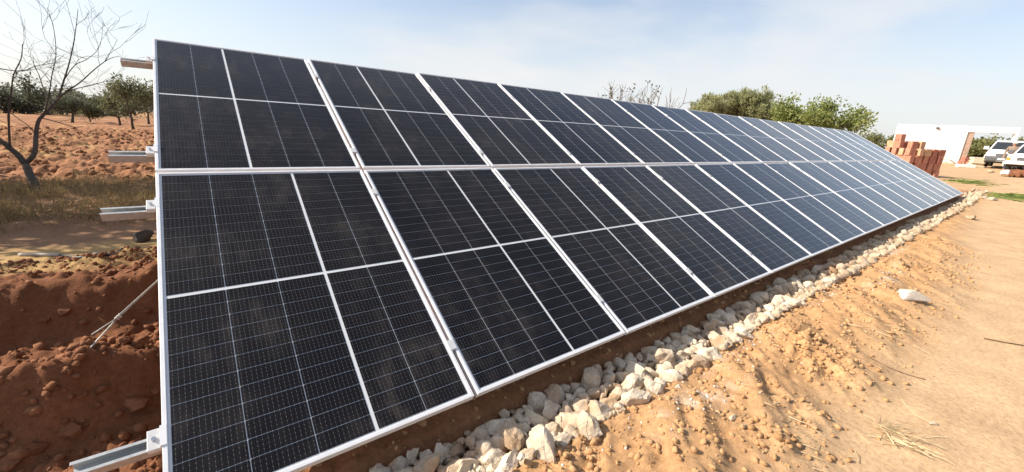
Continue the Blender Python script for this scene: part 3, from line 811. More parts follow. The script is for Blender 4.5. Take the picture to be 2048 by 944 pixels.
straw_at('straw', 1650, 592, 50, 0.14, 0.04, 0.12, 'straw bits by the lime dust near the rubble', 74)
straw_at('straw', 1560, 845, 40, 0.14, 0.03, 0.10, 'straw bits among the near sand clods', 75)
straw_at('cut_stems', 2030, 396, 220, 0.36, 0.25, 0.9, 'pale green cut stems strewn on the ground at the right edge', 76, 'green_blade', 0.014, 0.05)
straw_at('cut_stems', 1925, 364, 110, 0.35, 0.25, 0.8, 'green cut stems strewn before the brick stack shadow', 77, 'green_blade', 0.014, 0.05)
straw_at('straw', 1885, 325, 160, 0.5, 0.2, 0.6, 'tuft of dry straw at the foot of the white wall', 78, 'straw', 0.012, 0.35)

# string line, twigs, hose, tie wire
def polyline(name, pts, rad, mat, label, cat, n=6):
    mb = MB(); mb.tube(pts, rad, n); o = mb.build(name, mat, smooth=True); tag(o, label, cat); return o
sp = [(x, -0.345, 0.085 + 0.0015 * math.sin(x * 3)) for x in np.linspace(0.75, 9.0, 40)]
polyline('string_line', sp, 0.0011, 'wire', 'thin pale string stretched along the sandy edge of the rubble strip', 'string', 5)
def ground_line(pxs, lift=0.006, n=10):
    P = [on_ground(*q) for q in pxs]; out = []
    for a, b2 in zip(P[:-1], P[1:]):
        for t in np.linspace(0, 1, n, endpoint=False):
            q = a + (b2 - a) * t; out.append((q[0], q[1], gz(q[0], q[1]) + lift))
    q = P[-1]; out.append((q[0], q[1], gz(q[0], q[1]) + lift)); return out
polyline('twig', ground_line([(1968, 678), (2010, 688), (2046, 692)]), 0.0045, 'stick', 'thin dark twig lying on the road at the right edge', 'twig')
polyline('twig', ground_line([(1735, 712), (1775, 735), (1850, 760)], 0.003), 0.0030, 'stick', 'long thin twig half sunk in the sand right of the clods', 'twig')
polyline('straw_stalk', ground_line([(1800, 800), (1830, 832), (1860, 848)], 0.006), 0.0028, 'straw', 'single thick straw stalk pointing at the small road stone', 'straw')
polyline('straw_stalk', ground_line([(1752, 852), (1800, 872), (1858, 912)], 0.010), 0.0030, 'straw', 'longest straw stalk crossing the straw heap', 'straw')
hp = [on_ground(40, 512), on_ground(110, 513), on_ground(200, 511), on_ground(290, 504)]
mb = MB(); hl = []
for a, b2 in zip(hp[:-1], hp[1:]):
    for t in np.linspace(0, 1, 8, endpoint=False):
        q = a + (b2 - a) * t; hl.append((q[0], q[1], gz(q[0], q[1]) + 0.014))
hose = empty('irrigation_hose', hl[0]); tag(hose, 'black hose with a pale stretch lying behind the dug heaps', 'hose')
def rel(pts, o): return [(a - o[0], b2 - o[1], c - o[2]) for a, b2, c in pts]
mb = MB(); mb.tube(rel(hl[:10], hl[0]), 0.017, 7); mb.build('pale_section', 'hose_pale', hose, True)
mb = MB(); mb.tube(rel(hl[9:], hl[0]), 0.014, 7); mb.build('hose_section', 'hose', hose, True)
# knotted tie wire
g0 = on_ground(157, 717)
w1 = np.array([-0.10, 1.52, 0.0]);  # passes behind the panel edge, found on the sight line
dd = ray(303, 574); s_ = (-0.085 - CAM[0]) / dd[0]; w1 = CAM + dd * s_
w2 = g0 + (w1 - g0) * 2.05
lim = TL.z - (TL.y - w2[1]) * math.tan(TILT) - 0.09
if w2[2] > lim:
    t_ = (TL.z - (TL.y - g0[1]) * math.tan(TILT) - 0.09 - g0[2]) / ((w2[2] - g0[2]) - (w2[1] - g0[1]) * math.tan(TILT)); w2 = g0 + (w2 - g0) * t_
wire_o = empty('tie_wire', g0); tag(wire_o, 'knotted pale tie wire running from the heap up behind the panel edge', 'wire')
kn = (g0 + (w1 - g0) * 0.50)
a_ = (w2 - g0)
perp = np.cross(a_ / np.linalg.norm(a_), [0, 1, 0]); perp /= np.linalg.norm(perp)
mb = MB(); mb.tube([tuple(np.array([0, 0, -0.03])), tuple(kn - g0)], 0.0042, 6); mb.tube([tuple(kn - g0), tuple(w2 - g0)], 0.0036, 6); mb.tube([tuple(kn - g0 + perp * 0.006), tuple(w2 - g0 + perp * 0.002)], 0.0030, 6); mb.build('wire_strand', 'wire', wire_o, True)
mb = MB(); mb.tube([tuple(kn - g0), tuple((kn - g0) * 0.42 + perp * 0.022)], 0.0032, 6); mb.build('loose_tail', 'wire', wire_o, True)
mb = MB(); ks = []
for i in range(25):
    th = i / 24 * 4 * math.pi; ax = a_ / np.linalg.norm(a_); b_ = np.cross(ax, perp)
    ks.append(tuple(kn - g0 + ax * (i / 24 - 0.5) * 0.035 + (perp * math.cos(th) + b_ * math.sin(th)) * 0.008))
mb.tube(ks, 0.0035, 6); mb.build('knot', 'wire', wire_o, True)

# ------------------------------------------------------------------ trees
def leaves_mesh(name, centres, crad, per, ll, lw, mat, seed, up=0.0, parent=None):
    r = np.random.default_rng(seed); n = len(centres) * per
    c = np.repeat(np.array(centres), per, 0); cr = np.repeat(np.array(crad), per)
    off = r.normal(size=(n, 3)); off /= np.linalg.norm(off, axis=1)[:, None]; off *= (r.uniform(0, 1, n) ** 0.5 * cr)[:, None]
    base = c + off
    d = r.normal(size=(n, 3)) + off / np.maximum(cr, 1e-3)[:, None] * 0.6; d[:, 2] += up; d /= np.linalg.norm(d, axis=1)[:, None]
    s = np.cross(d, r.normal(size=(n, 3))); s /= np.linalg.norm(s, axis=1)[:, None]
    L = ll * r.uniform(0.6, 1.4, n)[:, None]; W = lw * r.uniform(0.6, 1.4, n)[:, None]
    V = np.stack([base, base + d * L * 0.5 + s * W, base + d * L, base + d * L * 0.5 - s * W], 1).reshape(-1, 3)
    Fq = np.arange(n * 4).reshape(-1, 4)
    return link(name, mesh_np(name, V, Fq, mat), parent)
def grow(mb, p, d, length, rad, depth, r, tips, spread=0.55, up=0.12, kids=(2, 3), shrink=0.72, nseg=4, minr=0.004):
    pts = [Vector(p)]; rads = [rad]; q = Vector(p); d = Vector(d).normalized()
    for i in range(nseg):
        d = (d + Vector((r.gauss(0, .14), r.gauss(0, .14), r.gauss(0, .10) + up * 0.4))).normalized()
        q = q + d * (length / nseg); pts.append(q.copy()); rads.append(max(minr, rad * (1 - 0.45 * (i + 1) / nseg)))
    mb.tube(pts, rads, 6 if rad > 0.02 else 4)
    tips.append((pts[-1], depth)); 
    if depth >= 1: tips.append((pts[len(pts) // 2], depth))
    if depth > 0:
        for k in range(r.randint(*kids)):
            a = pts[-1] if k == 0 else pts[r.randint(max(1, nseg - 2), nseg)]
            nd = (d + Vector((r.gauss(0, spread), r.gauss(0, spread), r.gauss(0, spread * 0.6) + up))).normalized()
            grow(mb, a, nd, length * shrink * r.uniform(0.8, 1.15), max(minr, rad * 0.58), depth - 1, r, tips, spread, up, kids, shrink, nseg, minr)
def tree(name, x, y, h, seed, leaf, label, cat='tree', group=None, per=26, crad=0.34, ll=0.13, lw=0.028, depth=3, spread=0.6, trunk_r=0.12, up=0.10, trunks=1, kids=(2, 3), leafup=0.0, first=0.30, bark='bark', wide=1.0):
    r = random.Random(seed); z = gz(x, y, False)
    e = empty(name, (x, y, z)); tag(e, label, cat, group)
    mb = MB(); tips = []
    for t in range(trunks):
        a = 2 * math.pi * (t + r.random()) / trunks
        d = Vector((math.cos(a) * (0.12 if trunks == 1 else 0.45), math.sin(a) * (0.12 if trunks == 1 else 0.45), 1))
        l0 = h * first
        pts = [Vector((0, 0, -0.08))]; rd = [trunk_r * 1.35]; q = Vector((0, 0, 0)); dd_ = d.normalized()
        for i in range(4):
            dd_ = (dd_ + Vector((r.gauss(0, .12), r.gauss(0, .12), 0.05))).normalized(); q = q + dd_ * l0 / 4; pts.append(q.copy()); rd.append(trunk_r * (1 - 0.1 * i))
        mb.tube(pts, rd, 8)
        nb = r.randint(3, 4) if trunks == 1 else r.randint(2, 3)
        for k in range(nb):
            az = 2 * math.pi * (k + r.uniform(-.25, .25)) / nb + a
            nd = Vector((math.cos(az) * spread * 1.35 * wide, math.sin(az) * spread * 1.35 * wide, 1.0))
            grow(mb, q, nd, h * 0.27, trunk_r * 0.62, depth - 1, r, tips, spread, up, kids, 0.74, 4, 0.008)
    top = max(t[0].z for t in tips); k = h / max(top + crad * 0.6, 0.1)
    mb.v = [(a * k, b2 * k, c * k) for a, b2, c in mb.v]
    mb.build('trunk', bark, e, True)
    cs = [tuple(t[0] * k) for t in tips if t[1] <= 1]
    cr = [crad * r.uniform(0.6, 1.25) for _ in cs]
    leaves_mesh('crown', cs, cr, per, ll, lw, leaf, seed, leafup, e)
    return e
def tree_px(name, px, py_base, h, seed, leaf, label, dep=None, **k):
    if dep is None: P = on_ground(px, py_base)
    else: P = at_depth(px, py_base, dep)
    return tree(name, P[0], P[1], h, seed, leaf, label, **k)
# left horizon
GL = 'trees on the left horizon'
tree_px('olive_tree', 268, 262, 3.3, 5, 'olive_leaf', 'young olive tree with pale loose foliage beside the panel edge', dep=27, per=70, crad=0.52, ll=0.22, lw=0.035, trunk_r=0.07, depth=3, spread=0.55, group=GL)
tree_px('olive_tree', 238, 240, 3.6, 6, 'olive_leaf', 'loose olive tree touching the young one on its left', dep=36, per=70, crad=0.7, ll=0.26, lw=0.045, trunk_r=0.08, first=.15, group=GL)
tree_px('olive_tree', 296, 240, 4.0, 8, 'dark_leaf', 'dark olive tree half hidden behind the panel edge', dep=44, per=70, crad=0.8, ll=0.3, lw=0.05, trunk_r=0.10, group=GL)
tree_px('olive_tree', 142, 232, 2.9, 7, 'dark_leaf', 'small dark tree with a forked trunk in mid field', dep=36, per=60, crad=0.6, ll=0.24, lw=0.04, trunk_r=0.10, group=GL, spread=0.7)
tree_px('olive_tree', 176, 222, 2.2, 18, 'olive_leaf', 'low pale olive bush right of the forked field tree', dep=40, per=60, crad=0.55, ll=0.24, lw=0.04, trunk_r=0.06, group=GL, first=0.15)
for i, (px, h, dep, lf, lab) in enumerate(((10, 4.6, 62, 'dark_leaf', 'broad dark tree at the left edge of the picture'), (58, 5.4, 62, 'dark_leaf', 'tallest dark tree on the left horizon'), (92, 4.2, 66, 'dark_leaf', 'dark tree right of the tallest one'), (120, 3.6, 74, 'dark_leaf', 'lower dark tree behind the bare tree crown'),
        (150, 4.0, 90, 'dark_leaf', 'distant dark tree behind the forked field tree'), (180, 3.8, 84, 'dark_leaf', 'distant dark tree left of the round one'), (203, 4.7, 78, 'olive_leaf', 'round mid green tree in the gap left of the olives'), (228, 4.2, 88, 'dark_leaf', 'distant tree directly behind the loose olive'))):
    tree_px('field_tree', px, 214, h * 1.12, 40 + i, lf, lab, dep=dep, per=70, crad=1.15, ll=0.5, lw=0.11, trunk_r=0.2, group=GL, spread=0.8, first=0.05, wide=1.5, up=-0.02)
# the shade tree that stands just left of the picture
tree('shade_tree', -4.3, 6.9, 3.9, 95, 'olive_leaf', 'olive tree outside the picture nearest to the dug heaps', per=60, crad=0.7, ll=0.2, lw=0.05, trunk_r=0.14, spread=0.6, first=0.2)
tree('shade_tree', -5.4, 9.9, 4.8, 91, 'olive_leaf', 'olive tree outside the picture that shades the weeds', per=60, crad=0.75, ll=0.2, lw=0.05, trunk_r=0.16, spread=0.7, first=0.22)

# behind the array
tree_px('silver_tree', 1412, 240, 3.55, 51, 'willow_leaf', 'silvery olive tree with upright shoots, leftmost behind the array', dep=22, per=46, crad=0.17, ll=0.17, lw=0.020, trunk_r=0.09, trunks=5, spread=0.30, up=0.42, depth=4, kids=(2, 4), leafup=1.8, first=0.2, group='trees behind the array')
tree_px('silver_tree', 1492, 240, 3.95, 52, 'willow_leaf', 'taller silvery olive tree with upright shoots behind the array', dep=22.5, per=46, crad=0.17, ll=0.17, lw=0.020, trunk_r=0.09, trunks=5, spread=0.30, up=0.42, depth=4, kids=(2, 4), leafup=1.8, first=0.2, group='trees behind the array')
tree_px('silver_tree', 1540, 245, 3.35, 53, 'willow_leaf', 'thin silvery olive tree against the green tree', dep=23.5, per=40, crad=0.18, ll=0.16, lw=0.022, trunk_r=0.08, trunks=4, spread=0.34, up=0.35, depth=4, leafup=1.4, first=0.2, group='trees behind the array')
tree_px('green_tree', 1632, 250, 3.5, 58, 'green_leaf', 'bright green spreading tree behind the far part of the array', dep=20, per=75, crad=0.42, ll=0.13, lw=0.040, trunk_r=0.13, spread=0.8, depth=4, wide=0.8, up=0.05, first=0.25, group='trees behind the array')
# nearly bare almond tree: twigs above the panels
def bare_tree(name, x, y, h, seed, label, leafmat=None, nl=0, trunk_r=0.10, spread=0.5, depth=4):
    r = random.Random(seed); z = gz(x, y, False); e = empty(name, (x, y, z)); tag(e, label, 'tree')
    mb = MB(); tips = []
    pts = [(0, 0, -0.1), (0.03, 0.02, h * .12), (0.0, 0.05, h * .28)]
    mb.tube(pts, [trunk_r * 1.2, trunk_r, trunk_r * .85], 8)
    for k in range(5):
        az = 2 * math.pi * k / 5 + r.uniform(-.3, .3)
        grow(mb, pts[-1], (math.cos(az) * .75, math.sin(az) * .75, 1), h * .28, trunk_r * .55, depth - 1, r, tips, spread, 0.12, (2, 3), 0.74, 4, 0.0035)
    top = max(t[0].z for t in tips); k = h / top
    mb.v = [(a * k, b2 * k, c * k) for a, b2, c in mb.v]
    mb.build('branches', 'twig', e, True)
    if leafmat:
        cs = [tuple(t[0] * k) for t in tips]; random.Random(seed).shuffle(cs); cs = cs[:nl]
        leaves_mesh('crown', cs, [0.12] * len(cs), 5, 0.09, 0.028, leafmat, seed, 0, e)
    return e
P = at_depth(1255, 240, 14.5); bare_tree('almond_tree', P[0], P[1], 3.32, 15, 'nearly bare almond tree with a few leaves rising behind the panels', 'dark_leaf', 46, spread=0.42, trunk_r=0.06)
P = at_depth(1325, 240, 17); bare_tree('almond_tree', P[0], P[1], 3.4, 23, 'bare tree with a bent bough right of the almond tree', None, 0, spread=0.55, depth=3, trunk_r=0.06)

# big bare tree at the left: limbs traced at the distance of its foot
tb = on_ground(69, 380)
dep0 = float(CM[:, 2] @ (tb - CAM))
bt = empty('bare_tree', tb); tag(bt, 'leafless dark tree with a forked trunk at the left of the field', 'tree')
rt = random.Random(4)
def limb(pts, r0, r1, doff=(0.0, 0.0), n=8):
    out = []
    for i, (px, py) in enumerate(pts):
        t = i / (len(pts) - 1); out.append(Vector(at_depth(px, py, dep0 + doff[0] + (doff[1] - doff[0]) * t) - tb))
    # smooth subdivision
    sm = []
    for i in range(len(out) - 1):
        p0 = out[max(i - 1, 0)]; p1 = out[i]; p2 = out[i + 1]; p3 = out[min(i + 2, len(out) - 1)]
        for t in (0, .33, .66):
            sm.append(0.5 * ((2 * p1) + (p2 - p0) * t + (2 * p0 - 5 * p1 + 4 * p2 - p3) * t * t + (3 * p1 - p0 - 3 * p2 + p3) * t ** 3))
    sm.append(out[-1])
    r0 *= 0.62; r1 *= 0.55
    return sm, [r0 + (r1 - r0) * i / (len(sm) - 1) for i in range(len(sm))]
trunk = MB(); twigs = MB()
def twiggle(sm, rads, n, l, seed, depth=2, t0=0.15):
    r = random.Random(seed)
    for k in range(max(2, int(n * 0.48))):
        i = int((t0 + (1 - t0) * r.random()) * (len(sm) - 1)); i = min(max(i, 1), len(sm) - 1)
        ax = (sm[i] - sm[i - 1]).normalized()
        d = (ax * 0.5 + Vector((r.gauss(0, .55), r.gauss(0, .55), r.gauss(0.25, .4)))).normalized()
        grow(twigs, sm[i], d, l * r.uniform(0.5, 1.2), min(0.0038, rads[i] * 0.7), depth, r, [], 0.45, 0.05, (1, 3), 0.7, 4, 0.0017)
def L_(pts, r0, r1, doff=(0, 0), tw=0, tl=0.4, seed=0, depth=2, t0=0.15):
    sm, rd = limb(pts, r0, r1, doff); (trunk if r0 > 0.022 else twigs).tube(sm, rd, 8 if r0 > .02 else 5)
    if tw: twiggle(sm, rd, tw, tl, seed, depth, t0)
L_([(72, 388), (66, 365), (58, 345), (50, 326)], 0.105, 0.075)
L_([(50, 328), (36, 310), (18, 295), (0, 281), (-40, 262)], 0.070, 0.045, (0, -0.2), 4, .5, 1)
L_([(50, 328), (66, 312), (71, 295), (72, 268), (76, 245), (82, 234)], 0.058, 0.040, (0, .1))
L_([(20, 295), (18, 262), (18, 225), (22, 190), (27, 150), (42, 118), (45, 88)], 0.024, 0.008, (-.1, -.5), 12, .45, 2)
L_([(82, 235), (95, 222), (108, 208), (118, 190), (128, 160), (140, 120), (150, 70), (156, 18)], 0.036, 0.006, (.1, .4), 20, .5, 3)
L_([(82, 236), (100, 240), (125, 247), (152, 255), (165, 252)], 0.016, 0.006, (.1, .7), 3, .3, 4)
L_([(110, 205), (132, 184), (160, 165), (190, 138), (218, 118), (240, 112)], 0.020, 0.005, (.2, -.4), 14, .45, 5)
L_([(118, 192), (150, 178), (185, 170), (222, 158), (245, 146)], 0.014, 0.004, (.2, .9), 10, .4, 6)
L_([(104, 210), (88, 180), (78, 150), (68, 130), (66, 112)], 0.016, 0.005, (.2, .5), 8, .4, 7)
L_([(-30, 130), (5, 138), (45, 142), (72, 132), (108, 126), (132, 122)], 0.014, 0.004, (-.8, -.3), 12, .4, 8)
L_([(72, 268), (55, 250), (40, 240), (20, 225), (0, 222)], 0.012, 0.005, (0, -.4), 5, .35, 9)
L_([(90, 226), (98, 190), (104, 150), (112, 110), (108, 60), (95, 15)], 0.016, 0.004, (.1, -.5), 14, .45, 10)
L_([(128, 160), (150, 130), (175, 118), (200, 92), (206, 42)], 0.012, 0.003, (.3, .1), 12, .4, 11)
trunk.build('trunk', 'bark', bt, True); twigs.build('branches', 'bark', bt, True)

# ------------------------------------------------------------------ wall with gateway
WR = at_depth(2043, 300, 28.5); WLp = at_depth(1798, 300, 31.5)
wd = np.array([WR[0] - WLp[0], WR[1] - WLp[1]]); wl = np.linalg.norm(wd); wd /= wl
rz = math.atan2(wd[1], wd[0])
wz = gz((WR[0] + WLp[0]) / 2, (WR[1] + WLp[1]) / 2, False) - 0.02
wn_ = np.array([-wd[1], wd[0]])     # horizontal normal
def wall_s(px, py):
    d = ray(px, py); s = ((WLp[:2] - CAM[:2]) @ wn_) / (d[:2] @ wn_); Q = CAM + d * s
    return float((Q[:2] - WLp[:2]) @ wd), float(Q[2])
s_l = wall_s(1798, 249)[0]; z_top = wall_s(1900, 251)[1] - wz
s_a = wall_s(1937, 264)[0]; s_b = wall_s(2031, 269)[0]; z_op = wall_s(1985, 266)[1] - wz
s_r = wall_s(2043, 258)[0]
wall = empty('gateway_wall', (WLp[0], WLp[1], wz), rz); tag(wall, 'whitewashed wall with a wide open gateway beyond the bricks', 'wall')
far = 1.0 if (wn_ @ (CAM[:2] - WLp[:2])) < 0 else -1.0     # away from the camera
T0, T1 = (0.0, 0.30) if far > 0 else (-0.30, 0.0)
mb = MB(); mb.box(s_l, s_a, T0, T1, -0.3, z_top); mb.build('wall_panel', 'whitewash', wall, bevel=0.02)
mb = MB(); mb.box(s_b, s_r, T0, T1, -0.3, z_op - 0.002); mb.build('pillar', 'whitewash', wall, bevel=0.02)
mb = MB(); mb.box(s_a + 0.002, s_r, T0, T1, z_op, z_top - 0.012); mb.build('lintel', 'whitewash', wall, bevel=0.02)
mb = MB(); mb.box(s_a + 0.003, s_a + 0.38, T0 + 0.06 , T1 - 0.06 , -0.3, z_op - 0.003); mb.build('gate_post', 'brown_render', wall, bevel=0.015)
sl, zl = wall_s(1875, 256); yf = T0 if far > 0 else T1
mb = MB(); mb.box(sl - .09, sl + .09, yf - far * 0.10 if far > 0 else yf, yf if far > 0 else yf - far * 0.10, zl - wz - .06, zl - wz + .06); mb.build('wall_lamp', 'plastic', wall, bevel=0.02)

# ------------------------------------------------------------------ brick stack
def brick_mesh(mat):
    """hollow clay block: plain grooved sides, two rows of tubes open at top and bottom"""
    mb = MB(); w, d, h, web = 0.30, 0.20, 0.30, 0.018
    n = 3
    for y0 in (-d / 2, -web / 2, d / 2 - web): mb.box(-w / 2, w / 2, y0, y0 + web, 0, h)
    for i in range(n + 1):
        x0 = -w / 2 + i * (w - web) / n
        mb.box(x0, x0 + web, -d / 2 + web + 0.0003, -web / 2 - 0.0003, 0.001, h - 0.001); mb.box(x0, x0 + web, web / 2 + 0.0003, d / 2 - web - 0.0003, 0.001, h - 0.001)
    for k in range(5):      # key ribs for the plaster
        x0 = -w / 2 + 0.03 + k * 0.054
        for y0, y1 in ((-d / 2 - 0.004, -d / 2 + 0.001), (d / 2 - 0.001, d / 2 + 0.004)): mb.box(x0, x0 + 0.03, y0, y1, 0.002, h - 0.002)
    return mb.mesh('brick', mat)
BR = [brick_mesh('brick'), brick_mesh('brick'), brick_mesh('brick_pale'), brick_mesh('brick_dark')]
bp = at_depth(1813, 352, 18.2); bgz = gz(bp[0], bp[1])
br = random.Random(12)
e2 = np.array([math.cos(R(147)), math.sin(R(147))]); e1 = np.array([math.cos(R(237)), math.sin(R(237))])
stack_h = [[5, 5, 4, 4], [6, 5, 5, 4], [5, 5, 5, 4], [5, 5, 4, 4], [4, 4, 4, 4]]     # rows step along e2 from the lit left end
NA, NB = 4, 5
for b_ in range(NB):
    for a_i in range(NA):
        for c in range(stack_h[b_][a_i]):
            if 0 < a_i < NA - 1 and 0 < b_ < NB - 1 and c < stack_h[b_][a_i] - 2: continue     # hidden core
            off = e1 * ((a_i - (NA - 1) / 2) * 0.318 + br.uniform(-.05, .05) * (a_i == NA - 1)) - e2 * ((b_ - (NB - 1) / 2) * 0.330 + br.uniform(-.012, .012))
            q = br.random(); me = BR[2] if q < 0.14 else (BR[3] if q > 0.8 else BR[0])
            o = link('clay_brick', me)
            o.location = (bp[0] + off[0], bp[1] + off[1], bgz + c * 0.303)
            o.rotation_euler = (0, 0, R(237) + (math.pi / 2 if (c + b_) % 2 else 0) + br.uniform(-.05, .05))
            tag(o, 'hollow clay brick of the stack, %s course up, %s row from left, %s from front' % (ORD[c], ORD[b_], ORD[NA - 1 - a_i]), 'brick', 'hollow clay bricks of the stack')

# pavers, small bricks and rubble near the gateway
P = at_depth(1948, 339, 26.5); pz = gz(P[0], P[1])
PV = MB(); PV.box(-0.34, 0.34, -0.22, 0.22, 0, 0.13); PVM = PV.mesh('paver', 'paver', bevel=0.012)
for k in range(5):
    o = link('stacked_block', PVM); o.location = (P[0] + br.uniform(-.05, .05), P[1] + br.uniform(-.05, .05), pz + k * 0.132); o.rotation_euler = (0, 0, R(-60) + br.uniform(-.12, .12))
    o.scale = (1 - 0.04 * k, 1, 1)
    tag(o, 'pale block in the low pile left of the pickups, %s from the ground' % ORD[k], 'block', 'pale blocks piled by the gateway')
P = at_depth(1927, 325, 27.5); pz = gz(P[0], P[1])
for k in range(3):
    o = link('clay_brick', BR[3]); o.location = (P[0] + (k - 1) * .05, P[1] + [0.17, -0.17, 0.0][k], pz + (0.303 if k == 2 else 0)); o.rotation_euler = (0, 0, 0.4 * k)
    tag(o, 'dark clay brick at the foot of the brown gate post, %s' % ['left', 'right', 'topmost'][k], 'brick', 'bricks at the gate post')
P = at_depth(1930, 335, 26.0)
mb = MB(); mb.box(-.45, .45, -.15, .15, 0, .2); o = mb.build('white_block', 'whitewash', None, bevel=0.02); o.location = (P[0], P[1], gz(P[0], P[1])); o.rotation_euler = (0, 0, R(-55)); tag(o, 'long white block on the ground before the gate post', 'block')
P = at_depth(1900, 325, 28.2); P2 = at_depth(1916, 331, 27.2)
polyline('dark_pole', [(P[0], P[1], gz(P[0], P[1]) + 0.30), (P2[0], P2[1], gz(P2[0], P2[1]) + 0.05)], 0.03, 'stick', 'dark pole leaning on the straw before the white wall', 'pole')

# ------------------------------------------------------------------ pickups (front towards local +x)
def ellipse_wheel(parent, x, y, rad, w):
    e = MB(); n = 20
    prof = [(rad * .62, -w / 2), (rad * .92, -w / 2), (rad, -w * .32), (rad, w * .32), (rad * .92, w / 2), (rad * .62, w / 2)]
    def ring(prof_):
        mb = MB(); m_ = len(prof_)
        for k in range(n):
            th = 2 * math.pi * k / n
            for (a, yy) in prof_: mb.v.append((x + a * math.cos(th), y + yy, rad + a * math.sin(th)))
        for k in range(n):
            k2 = (k + 1) % n
            for i in range(m_): mb.f.append((k * m_ + i, k * m_ + (i + 1) % m_, k2 * m_ + (i + 1) % m_, k2 * m_ + i))
        return mb
    t = ring(prof).build('wheel', 'black', parent, True)
    rm = MB(); sgn = 1 if y > 0 else -1
    rm.tube([(x, y - w * .42, rad), (x, y + w * .42, rad)], rad * .62, 16); rm.build('rim', 'chrome', t)
    return t
def pickup(loc, rz, label, modern):
    e = empty('pickup_truck', loc, rz); tag(e, label, 'pickup')
    L, Wd = (5.1, 1.82) if modern else (4.6, 1.66)
    hw = Wd / 2; zh = 1.08 if modern else 0.98; zt = 1.76 if modern else 1.60
    fx = L / 2; sill = 0.42
    # lower body with wheel arches cut into the outline
    fw, rw = fx - 0.92, -fx + 1.15; wr = 0.37 if modern else 0.33
    def arch(cx, n=7): return [(cx + (wr + .07) * math.cos(math.pi * k / (n - 1)), max(sill, wr + (wr + .07) * math.sin(math.pi * k / (n - 1)))) for k in range(n)]
    if modern: top = [(-fx, 1.05), (-fx, sill)]
    else: top = [(-fx, 0.98), (-fx, sill)]
    poly = [(-fx, sill)] + [(x, z) for x, z in arch(rw)][::-1] + [(x, z) for x, z in arch(fw)][::-1] + [(fx, sill)]
    nose = [(fx + 0.02, 0.70), (fx - 0.05, zh - 0.14), (fx - 0.22, zh - 0.03), (fx - 0.6, zh + 0.01), (fx - 1.35, zh + 0.06)] if modern else [(fx + 0.01, 0.60), (fx, zh - 0.12), (fx - 0.10, zh - 0.02), (fx - 1.2, zh + 0.04)]
    back = [(-fx + 1.75, zh + 0.02), (-fx + 1.72, zh - 0.02), (-fx, zh - 0.04)]
    mb = MB(); mb.prism(poly + nose + back, -hw, hw, lambda x, z: 0.06 * max(0, (z - 0.75)) / 0.4 + (0.16 * max(0, x - (fx - 0.5)) / 0.5 if modern else 0.05 * max(0, x - (fx - 0.3)) / 0.3))
    mb.build('body', 'paint', e, bevel=0.035)
    mb = MB(); mb.box(-fx + .08, fx - .12, -hw + .12, hw - .12, 0.30, 0.60); mb.build('chassis', 'black', e)
    # cabin
    wsx0, wsx1 = (fx - 1.30, fx - 2.05) if modern else (fx - 1.15, fx - 1.62)
    rx1, rx0 = -fx + 2.15, -fx + 1.80
    cab = [(wsx0, zh + 0.02), (wsx1, zt - 0.05), (wsx1 - 0.2, zt), (rx1, zt - 0.01), (rx0, zh)]
    tp = lambda x, z: 0.04 + 0.17 * (z - zh) / (zt - zh)
    mb = MB(); mb.prism(cab, -hw, hw, tp); mb.build('cabin', 'paint', e, bevel=0.03)
    def onslope(t): return wsx0 + (wsx1 - wsx0) * t, zh + 0.02 + (zt - 0.07 - zh) * t
    def quad(name, pts, mat, th=0.012):
        a = [Vector(q) for q in pts]; n_ = (a[1] - a[0]).cross(a[2] - a[0]).normalized()
        c = sum(a, Vector()) / 4
        if n_.dot(c - Vector((-0.3, 0, 1.0))) < 0: n_ = -n_
        mb = MB(); mb.add([q - n_ * 0.02 for q in a] + [q + n_ * th for q in a], [(0, 1, 2, 3), (7, 6, 5, 4), (0, 4, 5, 1), (1, 5, 6, 2), (2, 6, 7, 3), (3, 7, 4, 0)])
        me = mb.mesh(name, mat); bm = bmesh.new(); bm.from_mesh(me); bmesh.ops.recalc_face_normals(bm, faces=bm.faces); bm.to_mesh(me); bm.free()
        return link(name, me, e)
    (xa, za), (xb, zb) = onslope(0.10), onslope(0.90)
    quad('windshield', [(xa, -hw + .13, za), (xa, hw - .13, za), (xb, hw - .26, zb), (xb, -hw + .26, zb)], 'carglass')
    for s in (-1, 1):
        ya, yb = s * (hw - 0.055), s * (hw - 0.17)
        xm = (wsx1 + rx1) / 2
        quad('side_window', [(wsx0 - 0.22, ya, zh + .08), (xm + .04, ya, zh + .08), (xm + .04, yb, zt - .13), (wsx1 - .05, yb, zt - .13)], 'carglass')
        quad('side_window', [(xm - .04, ya, zh + .08), (rx0 + .2, ya, zh + .08), (rx1 + .05, yb, zt - .13), (xm - .04, yb, zt - .13)], 'carglass')
        mb = MB(); mb.box(wsx0 - .22, wsx0 - .08, s * hw - .02 if s > 0 else s * hw - .20, s * hw + .20 if s > 0 else s * hw + .02, zh + .06, zh + .26); mb.build('side_mirror', 'plastic' if not modern else 'paint', e, bevel=0.02)
        mb = MB(); mb.box(xm + .1, xm + .26, s * (hw - .012) - .012, s * (hw - .012) + .012, zh - .12, zh - .09); mb.build('door_handle', 'plastic', e)
        for x in (fw, rw): ellipse_wheel(e, x, s * (hw - .14), wr, 0.23)
        if modern:
            quad('headlight', [(fx - .06, s * .42, zh - .32), (fx - .40, s * (hw - .075), zh - .30), (fx - .44, s * (hw - .09), zh - .10), (fx - .14, s * .46, zh - .18)], 'lamp_glass', 0.03)
            mb = MB(); mb.tube([(fx - .08, s * .66, .52), (fx + .0, s * .66, .52)], .06, 10); mb.build('fog_lamp', 'lamp_glass', e)
        else:
            mb = MB(); mb.box(fx - .06, fx + .035, min(s * .36, s * .60), max(s * .36, s * .60), zh - .34, zh - .16); mb.build('headlight', 'lamp_glass', e, bevel=0.01)
            mb = MB(); mb.box(fx - .10, fx + .03, min(s * .61, s * .76), max(s * .61, s * .76), zh - .34, zh - .16); mb.build('indicator', 'amber', e, bevel=0.01)
